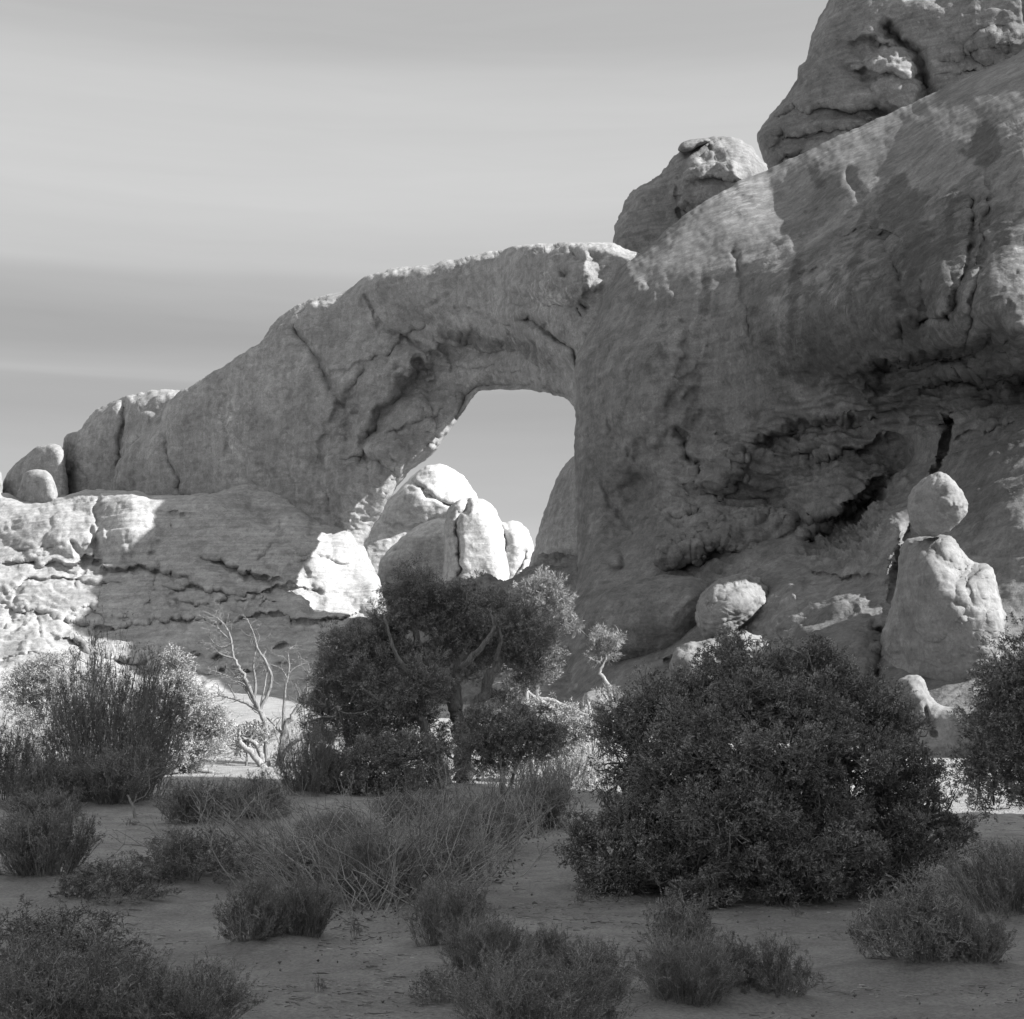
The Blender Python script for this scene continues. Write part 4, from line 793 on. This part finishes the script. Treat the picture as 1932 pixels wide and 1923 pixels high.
deadtree('fallen_branches', 'sun-bleached heap of fallen dead branches at the foot of the dead tree', 'dead branches', (480, 1440), 39,
    [([(500, 1442), (478, 1425), (458, 1408), (452, 1395), (452, 1378)], .10, .04), ([(498, 1432, .3), (486, 1408, .3), (468, 1396, .3), (455, 1392, .3)], .09, .03)],
    [([(458, 1410), (440, 1418), (422, 1424)], .04, .01), ([(456, 1402), (438, 1404), (424, 1408)], .035, .01), ([(455, 1398), (446, 1382), (442, 1374)], .03, .01), ([(470, 1397), (480, 1385), (492, 1380)], .03, .01), ([(486, 1408), (500, 1398), (508, 1404)], .03, .01), ([(500, 1440), (508, 1432), (520, 1428)], .035, .015), ([(452, 1410), (450, 1425), (442, 1435)], .03, .01)], 22, 60)
deadtree('fallen_log', 'long smooth fallen log lying on the sunlit sand at left', 'log', (400, 1462), 35.5, [([(330, 1452), (370, 1453), (410, 1460), (445, 1464)], .07, .04)], [([(370, 1453), (350, 1445), (335, 1444)], .03, .01)], 23, 8)
deadtree('fallen_limb', 'forked pale dead limb sloping down to the right under the lanky pinyon', 'dead limb', (1115, 1360), 39, [([(1012, 1318), (1040, 1322), (1080, 1338), (1118, 1354)], .07, .035), ([(1018, 1322), (1050, 1345), (1070, 1352)], .11, .08)],
    [([(1040, 1322), (1020, 1332), (1000, 1345)], .03, .01), ([(1085, 1340), (1078, 1346), (1090, 1350)], .02, .01), ([(1012, 1318), (990, 1300), (975, 1290)], .05, .015)], 24, 40)
deadtree('dead_snag', 'short crooked snag reaching out of the big juniper toward the pinyon', 'snag', (985, 1330), 34, [([(1005, 1320), (990, 1296), (980, 1270), (960, 1262), (945, 1272)], .07, .02)],
    [([(975, 1262), (965, 1250), (955, 1248)], .03, .01), ([(985, 1285), (965, 1300), (950, 1320)], .03, .008), ([(990, 1300), (970, 1320), (955, 1335)], .025, .008)], 25, 90)
deadtree('driftwood_stick', 'short bleached stub of wood leaning by the low boulder', 'stick', (1122, 1352), 41, [([(1122, 1352), (1112, 1335), (1106, 1322)], .06, .02)], [([(1112, 1335), (1108, 1330), (1104, 1330)], .02, .01)], 26, 3)
deadtree('dead_stake', 'thin pale broken stake standing in sand below the twiggy bush', 'stick', (256, 1540), None or 21.5, [([(257, 1542), (250, 1520), (240, 1500)], .03, .012)], [([(250, 1520), (254, 1512), (258, 1509)], .008, .004)], 27, 2)
print('trees', time.time() - T0)

# ------------------------------------------------------------------ shrubs
M_TALL = veg_mat('dark_twigs', .15, .30)
def shrub_mesh(seed, stems=70, H=1.0, R=1.0, lean=.0, fork=5, r=.010, leafy=1.0, leafL=.05, leafW=.010, upright=.5, base_r=.15, tips=True, nf=3, curl=.10, kmin=2):
    """unit shrub: radius 1, height 1 -> (stem verts, faces), (leaf verts, faces)"""
    rs = np.random.RandomState(seed); st = Bag(); lf = Bag()
    az = rs.uniform(0, 2 * math.pi, stems); rr = np.sqrt(rs.rand(stems)); 
    base = np.stack([np.cos(az) * rr * base_r * R, np.sin(az) * rr * base_r * R, -.02 * np.ones(stems)], 1)
    hh = np.sqrt(np.clip(1 - (rr * (1 - upright * .25)) ** 2, .02, 1)) * rs.uniform(.7, 1.06, stems)
    tip = np.stack([np.cos(az) * rr * R + lean, np.sin(az) * rr * R, H * np.maximum(hh, .18)], 1)
    p = curved(base, tip, 7, curl * .6, rs, .10)
    st.add(tubes(p, r * rs.uniform(.8, 1.5, stems), r * .3, 4)); cur = p; gen_tip = [p]
    Lp = np.linalg.norm(tip - base, axis=1)
    for g in range(nf - 1):
        m = fork if g == 0 else max(2, fork - 2)
        Nn = len(cur); idx = np.repeat(np.arange(Nn), m); k = rs.randint(kmin, cur.shape[1] - 1, Nn * m)
        s0 = cur[idx, k]; t = unit(cur[idx, np.minimum(k + 1, cur.shape[1] - 1)] - cur[idx, k - 1])
        L = Lp[idx] * rs.uniform(.22, .42, len(idx)); dr = unit(t + rs.normal(size=s0.shape) * .42 + np.array([0, 0, .22]))
        q = curved(s0, s0 + dr * L[:, None], 5, curl, rs, .04)
        q[..., 2] = np.maximum(q[..., 2], .01)
        st.add(tubes(q, r * (.65 if g == 0 else .4), r * .22, 3)); cur = q; Lp = L; gen_tip.append(q)
    if leafy:
        for q in gen_tip[-2:]:
            n = int(len(q) * 7 * leafy); i = rs.randint(0, len(q), n); k = rs.randint(1, q.shape[1], n); f = rs.rand(n, 1)
            pt = q[i, k - 1] * (1 - f) + q[i, k] * f; t = unit(q[i, k] - q[i, k - 1])
            lf.add(leaves(pt, unit(t * .8 + rs.normal(size=pt.shape) * .6), leafL * rs.uniform(.5, 1.2, n), leafW * rs.uniform(.6, 1.3, n), rs))
    return st, lf
_proto = {}
def put_shrub(kind, name, label, cat, x0, x1, yt, yb, group=None, rot=None, seed=0, depthk=1.0):
    cx = (x0 + x1) / 2; g = gpt(cx, yb); d0 = g.y
    wr = (x1 - x0) / 2 * pm(d0); fwd = wr * .55 * depthk
    g = Vector((float(ray(cx, yb)[0]) * (d0 + fwd) / float(ray(cx, yb)[1]), d0 + fwd, 0)); g.z = float(gh(g.x, g.y))
    wr = (x1 - x0) / 2 * pm(g.y) * 1.1; topz = float(P(cx, yt, g.y)[2]); h = max(topz - g.z, .1) * 1.06
    MOUNDS.append((g.x, g.y, wr * 1.05, min(.09, wr * .16)))
    root = empty(name, g, label, cat, group)
    k = _proto[kind]
    for nm, me in k:
        o = bpy.data.objects.new(nm, me); C.objects.link(o); o.parent = root
    root.scale = (wr, wr * depthk, h); root.rotation_euler = (0, 0, 0)
    if rot is not None: root.rotation_euler = (0, 0, rot)
    return root
def make_proto(key, stem_mat, leaf_mat, **kw):
    st, lf = shrub_mesh(**kw); res = []
    o = st.build('stems', stem_mat); res.append(('stems', o.data)); bpy.data.objects.remove(o)
    if lf.v:
        o = lf.build('foliage', leaf_mat, smooth_=False); res.append(('foliage', o.data)); bpy.data.objects.remove(o)
    _proto[key] = res
for i in range(4):
    make_proto('brush%d' % i, M_STEM, M_SHRUB, seed=100 + i, stems=[95, 130, 80, 110][i], fork=8, r=.0075, leafy=[.7, .45, .8, .3][i], leafL=.045, leafW=.006, base_r=.45, upright=[.6, .9, .2, 1.1][i], lean=.08 * (i - 1.5), curl=[.10, .07, .16, .12][i], kmin=1)
make_proto('fine0', M_STEM, M_SHRUB, seed=120, stems=160, fork=8, r=.0055, leafy=.65, leafL=.032, leafW=.0045, base_r=.5, upright=.8, kmin=1)
make_proto('fine1', M_STEM, M_SHRUB, seed=121, stems=170, fork=8, r=.005, leafy=.6, leafL=.03, leafW=.004, base_r=.6, upright=.9, kmin=1)
make_proto('wiry', M_PALE, M_SHRUB, seed=130, stems=120, fork=7, r=.008, leafy=.35, leafL=.05, leafW=.008, base_r=.35, upright=.2, curl=.22)
make_proto('tall', M_TALL, M_TALL, seed=140, kmin=1, stems=150, fork=8, r=.0042, leafy=.35, leafL=.03, leafW=.004, base_r=.62, upright=.5, curl=.12)
make_proto('tall1', M_TALL, M_TALL, seed=141, kmin=1, stems=130, fork=8, r=.0048, leafy=.4, leafL=.03, leafW=.005, base_r=.65, upright=.5, curl=.12)
make_proto('bare', M_PALE, M_DRY, seed=160, stems=70, fork=6, r=.012, leafy=.12, leafL=.05, leafW=.02, base_r=.5, upright=.2, curl=.28)
make_proto('mixed', M_TALL, M_SHRUB, seed=161, stems=80, fork=6, r=.010, leafy=.8, leafL=.04, leafW=.008, base_r=.7, upright=.0, curl=.24, lean=.15)
make_proto('sprig', M_STEM, M_SHRUB, seed=150, stems=9, fork=4, r=.02, leafy=.6, leafL=.12, leafW=.02, base_r=.15, upright=.6)
SG = 'low blackbrush shrubs scattered over the shaded sand'
B = lambda k, lb, x0, x1, yt, yb, **kw: put_shrub(k, 'desert_shrub', lb, 'shrub', x0, x1, yt, yb, group=SG, **kw)
B('tall', 'tall fan-shaped dark twiggy bush in front of the sunlit left junipers', 80, 340, 1238, 1518)
B('brush1', 'tangled low brush crowding the foot of the tall twiggy bush', 110, 320, 1420, 1530, rot=.6)
B('brush2', 'tangled low brush between the left edge bush and the tall twiggy bush', 20, 150, 1440, 1535, rot=.2)
B('tall1', 'dense dark bush cut by the left edge beside the tall twiggy bush', -60, 100, 1385, 1530)
B('tall1', 'dark upright bush against the left foot of the central juniper', 520, 650, 1385, 1508, rot=1)
B('brush0', 'dark mound of brush near left edge, uppermost on the shaded sand', 15, 160, 1500, 1560)
B('brush1', 'wide low shrub touching the left edge at mid height of the sand', -10, 178, 1540, 1668)
B('brush2', 'dark rounded shrub left of the pale whip-stemmed thicket', 245, 475, 1572, 1678)
B('mixed', 'flat spreading shrub between two darker shrubs on the left sand', 95, 300, 1630, 1708)
B('brush0', 'bristly shrub on the shadow line by the sunlit sand patch', 300, 430, 1482, 1562, rot=2)
B('wiry', 'wiry shrub next to the bristly one on the shadow line', 410, 548, 1478, 1556)
B('brush2', 'left half of the twin shrubs standing below the pale thicket', 412, 548, 1668, 1788, rot=3)
B('brush1', 'right half of the twin shrubs standing below the pale thicket', 515, 628, 1672, 1778, rot=2.2)
for (a, b, c, e, lb, kk) in [(520, 680, 1590, 1680, 'low dark brush under the left end of the broad whip thicket', 'brush0'), (620, 800, 1585, 1712, 'low dark brush under the middle of the broad whip thicket', 'fine0'), (760, 900, 1560, 1668, 'low dark brush under the right end of the broad whip thicket', 'brush2'),
                        (860, 990, 1520, 1612, 'low brush at the root of the upper whip strand', 'brush3'), (960, 1070, 1480, 1572, 'low brush where the upper whip strand meets the big right juniper', 'brush1'), (560, 720, 1540, 1610, 'low brush behind the broad whip thicket on its left', 'fine1'), (700, 860, 1500, 1575, 'low brush behind the broad whip thicket below the central juniper', 'brush1')]:
    B(kk, lb, a, b, c, e, rot=a * .1)
B('brush3', 'round shrub in the lower middle with a side tuft', 760, 915, 1682, 1800, rot=1)
B('sprig', 'small side tuft at the right of the round lower middle shrub', 905, 972, 1735, 1795)
B('fine0', 'pale-tipped shrub right below the round lower middle shrub', 830, 1000, 1745, 1860)
B('fine1', 'wide shrub running along the bottom edge right of centre', 850, 1190, 1820, 1975)
B('bare', 'thin dark shrub left of the wide bottom-edge shrub', 775, 900, 1830, 1900, rot=.5)
B('brush2', 'smallest round shrub between the lower middle and right groups', 985, 1090, 1758, 1832)
B('brush0', 'dark upright shrub right beneath the smallest round shrub', 1048, 1192, 1785, 1885, rot=.9)
B('bare', 'bare-stemmed shrub in front of the gap below the big right juniper', 1215, 1352, 1698, 1812, rot=2.5)
B('fine0', 'front left shrub of the lower right trio', 1205, 1390, 1785, 1912, rot=1.5)
B('mixed', 'middle shrub of the lower right trio, tallest stems', 1300, 1450, 1775, 1888, rot=3.5)
B('brush2', 'right dark shrub of the lower right trio', 1388, 1532, 1780, 1896, rot=.2)
B('wiry', 'dome-shaped wiry shrub alone at the lower right', 1622, 1850, 1688, 1838)
B('brush0', 'low side growth at the right of the wiry dome shrub', 1770, 1905, 1735, 1838, rot=4)
B('brush3', 'dark shrub at the right edge behind the wiry dome', 1800, 1990, 1612, 1745, rot=2)
B('mixed', 'bushy shrub at lower left behind the corner shrub', -60, 235, 1725, 1860, rot=1.2)
B('fine1', 'broad leafy shrub filling the bottom left corner', -120, 290, 1795, 1990, rot=.7)
B('fine0', 'feathery shrub along the bottom edge left of centre', 200, 465, 1835, 1985, rot=2.1)
for (x, yt, yb, lb) in [(668, 1735, 1775, 'tiny sparse seedling beside the twin shrubs'), (352, 1522, 1540, 'tiny tuft left of the bristly shadow line shrub'), (0, 1640, 1665, 'tuft at the very left edge of the sand'), (1240, 1735, 1760, 'little tuft left of the shrub below the big juniper'), (245, 1550, 1562, 'tiny twig tuft near the thin pale stake'), (600, 1860, 1880, 'tiny dry tuft on the open sand at bottom'), (1500, 1720, 1735, 'tiny tuft under the front boughs of the big right juniper'), (1090, 1690, 1712, 'small tuft on bare sand left of the big right juniper')]:
    put_shrub('sprig', 'grass_tuft', lb, 'tuft', x - 18, x + 18, yt, yb, group='tiny tufts on the sand')
print('shrubs', time.time() - T0)

# ------------------------------------------------------------------ pale whip-stemmed thicket
def thicket(label, bases, tipf, n, seed, r=.0048, hgt=(.7, 1.1), name='whip_thicket'):
    rs = np.random.RandomState(seed); pb = [gpt(*b) for b in bases]; seg = rs.uniform(0, len(pb) - 1, n); i = seg.astype(int); f = (seg - i)[:, None]
    A = np.array([list(p) for p in pb]); p0 = A[i] * (1 - f) + A[i + 1] * f
    p0 = p0 + rs.normal(size=(n, 3)) * np.array([.22, .45, 0]); p0[:, 2] = gh(p0[:, 0], p0[:, 1]) - .02
    L = rs.uniform(*hgt, n) * np.where(rs.rand(n) < .3, .5, 1.0); dirs = tipf(seg / (len(pb) - 1), rs, n)
    p = curved(p0, p0 + dirs * L[:, None], 8, .035, rs, .02); p[..., 2] = np.maximum(p[..., 2], gh(p[..., 0], p[..., 1]) + .01)
    p[:, 1:] += rs.normal(size=p[:, 1:].shape) * .011 * L[:, None, None]
    st = Bag(); tw = Bag(); st.add(tubes(p, r * rs.uniform(.7, 1.4, n), r * .4, 4))
    m = 8; idx = np.repeat(np.arange(n), m); k = rs.randint(3, 7, n * m); s0 = p[idx, k]; t = unit(p[idx, k + 1] - p[idx, k - 1])
    Lq = L[idx] * rs.uniform(.10, .3, n * m); q = curved(s0, s0 + unit(t + rs.normal(size=s0.shape) * .6) * Lq[:, None], 5, .07, rs)
    tw.add(tubes(q, r * .5, r * .25, 3))
    idx = rs.randint(0, len(q), n * m); s1 = q[idx, rs.randint(1, 4, n * m)]; t = unit(q[idx, -1] - q[idx, 0])
    q2 = curved(s1, s1 + unit(t + rs.normal(size=s1.shape) * .7) * rs.uniform(.04, .12, (n * m, 1)), 4, .1, rs); tw.add(tubes(q2, r * .35, r * .2, 3))
    lf = Bag(); nl = n * 3; j = rs.randint(0, n, nl); kk = rs.randint(0, 3, nl); pt = p[j, kk] + rs.normal(size=(nl, 3)) * np.array([.06, .06, .03])
    lf.add(leaves(pt, rs.normal(size=(nl, 3)), rs.uniform(.02, .05, nl), rs.uniform(.008, .018, nl), rs))
    ll = int(n * 1.5); j = rs.randint(0, n, ll); pt = p0[j] + rs.normal(size=(ll, 3)) * np.array([.2, .3, 0]); pt[:, 2] = gh(pt[:, 0], pt[:, 1]) + .015
    dl = rs.normal(size=(ll, 3)); dl[:, 2] *= .3; lf.add(leaves(pt, dl, rs.uniform(.03, .06, ll), rs.uniform(.012, .02, ll), rs))
    c = np.mean(A, 0); root = empty(name, c, label, 'thicket', 'pale thickets of bare whip stems')
    tag(st.build('stems', M_PALE, root), kind='stuff'); tag(tw.build('twigs', M_PALE, root), kind='stuff'); tag(lf.build('dry_leaves', M_DRY, root, smooth_=False), kind='stuff')
    return root
def tl(u, rs, n):
    return unit(np.stack([rs.uniform(-1.3, .6, n) + u * .3, rs.normal(size=n) * .5, rs.uniform(.35, 1.1, n)], 1))
thicket('broad pale thicket of bare whip stems leaning left in the middle foreground', [(560, 1640), (660, 1690), (740, 1715), (820, 1680), (880, 1640)], tl, 420, 31, hgt=(.4, 1.15))
thicket('upper strand of whip stems climbing right toward the big juniper', [(840, 1640), (930, 1600), (1000, 1570), (1050, 1560)], lambda u, rs, n: unit(np.stack([rs.normal(size=n) * .35 - .1, rs.normal(size=n) * .3, rs.uniform(.6, 1.1, n)], 1)), 280, 32, hgt=(.3, 1.0), r=.006)
thicket('sparse whip stems arching left over the dark rounded shrub', [(520, 1655), (580, 1665)], lambda u, rs, n: unit(np.stack([rs.uniform(-1.3, -.3, n), rs.normal(size=n) * .2, rs.uniform(.35, .9, n)], 1)), 60, 33, hgt=(.6, 1.2))
thicket('sunlit strip of thin stems behind the upper thicket', [(1000, 1500), (1080, 1490), (1130, 1480)], lambda u, rs, n: unit(np.stack([rs.normal(size=n) * .3, rs.normal(size=n) * .3, rs.uniform(.6, 1.1, n)], 1)), 260, 34, hgt=(.4, .9), r=.008)
thicket('thin stems rising against the sunlit sand at the shadow line', [(370, 1545), (430, 1560), (500, 1550)], lambda u, rs, n: unit(np.stack([rs.normal(size=n) * .4, rs.normal(size=n) * .3, rs.uniform(.6, 1.1, n)], 1)), 110, 35, hgt=(.35, .8), r=.006)

# litter: twigs and pebbles over the sand
def litter():
    rs = np.random.RandomState(55); n = 15000
    d = 6.5 * np.exp(rs.rand(n) * 1.55); X = rs.uniform(-.42, .42, n) * d
    keep = perlin(np.stack([X / 1.4, d / 1.1, 0 * X], -1)) > -.12 + .25 * rs.rand(n); X = X[keep]; d = d[keep]; n = len(X)
    Z = gh(X, d) + .012; az = rs.normal(size=n) * .7; L = np.minimum(rs.gamma(1.6, .022, n) + .012, .14)
    dr = np.stack([np.cos(az), np.sin(az) * .8, .08 * rs.normal(size=n)], 1); a = np.stack([X, d, Z], 1)
    b = Bag(); b.add(tubes(curved(a, a + dr * L[:, None], 5, .05, rs), rs.uniform(.002, .006, n), .0015, 4))
    tag(b.build('twig_litter', M_STEM), 'small dark twigs and bark bits littering the shaded sand', 'litter', kind='stuff')
    n = 1500; d = 6.5 * np.exp(rs.rand(n) * 1.4); X = rs.uniform(-.42, .42, n) * d; Z = gh(X, d) + .004
    r = np.minimum(rs.gamma(2, .0028, n) + .002, .013); ic = np.array([[1, 0, 0], [0, 1, 0], [-1, 0, 0], [0, -1, 0], [0, 0, 1], [0, 0, -1]], float)
    fi = np.array([[0, 1, 4], [1, 2, 4], [2, 3, 4], [3, 0, 4], [1, 0, 5], [2, 1, 5], [3, 2, 5], [0, 3, 5]])
    v = np.stack([X, d, Z], 1)[:, None] + ic[None] * (r[:, None, None] * rs.uniform(.6, 1.3, (n, 6, 1))); f = (np.arange(n)[:, None, None] * 6 + fi[None]).reshape(-1, 3)
    tag(mesh('pebbles', v.reshape(-1, 3), f, M_DRY), 'tiny pebbles and crumbs scattered on the sand', 'pebbles', kind='stuff')
litter()
build_ground()
print('done', time.time() - T0)
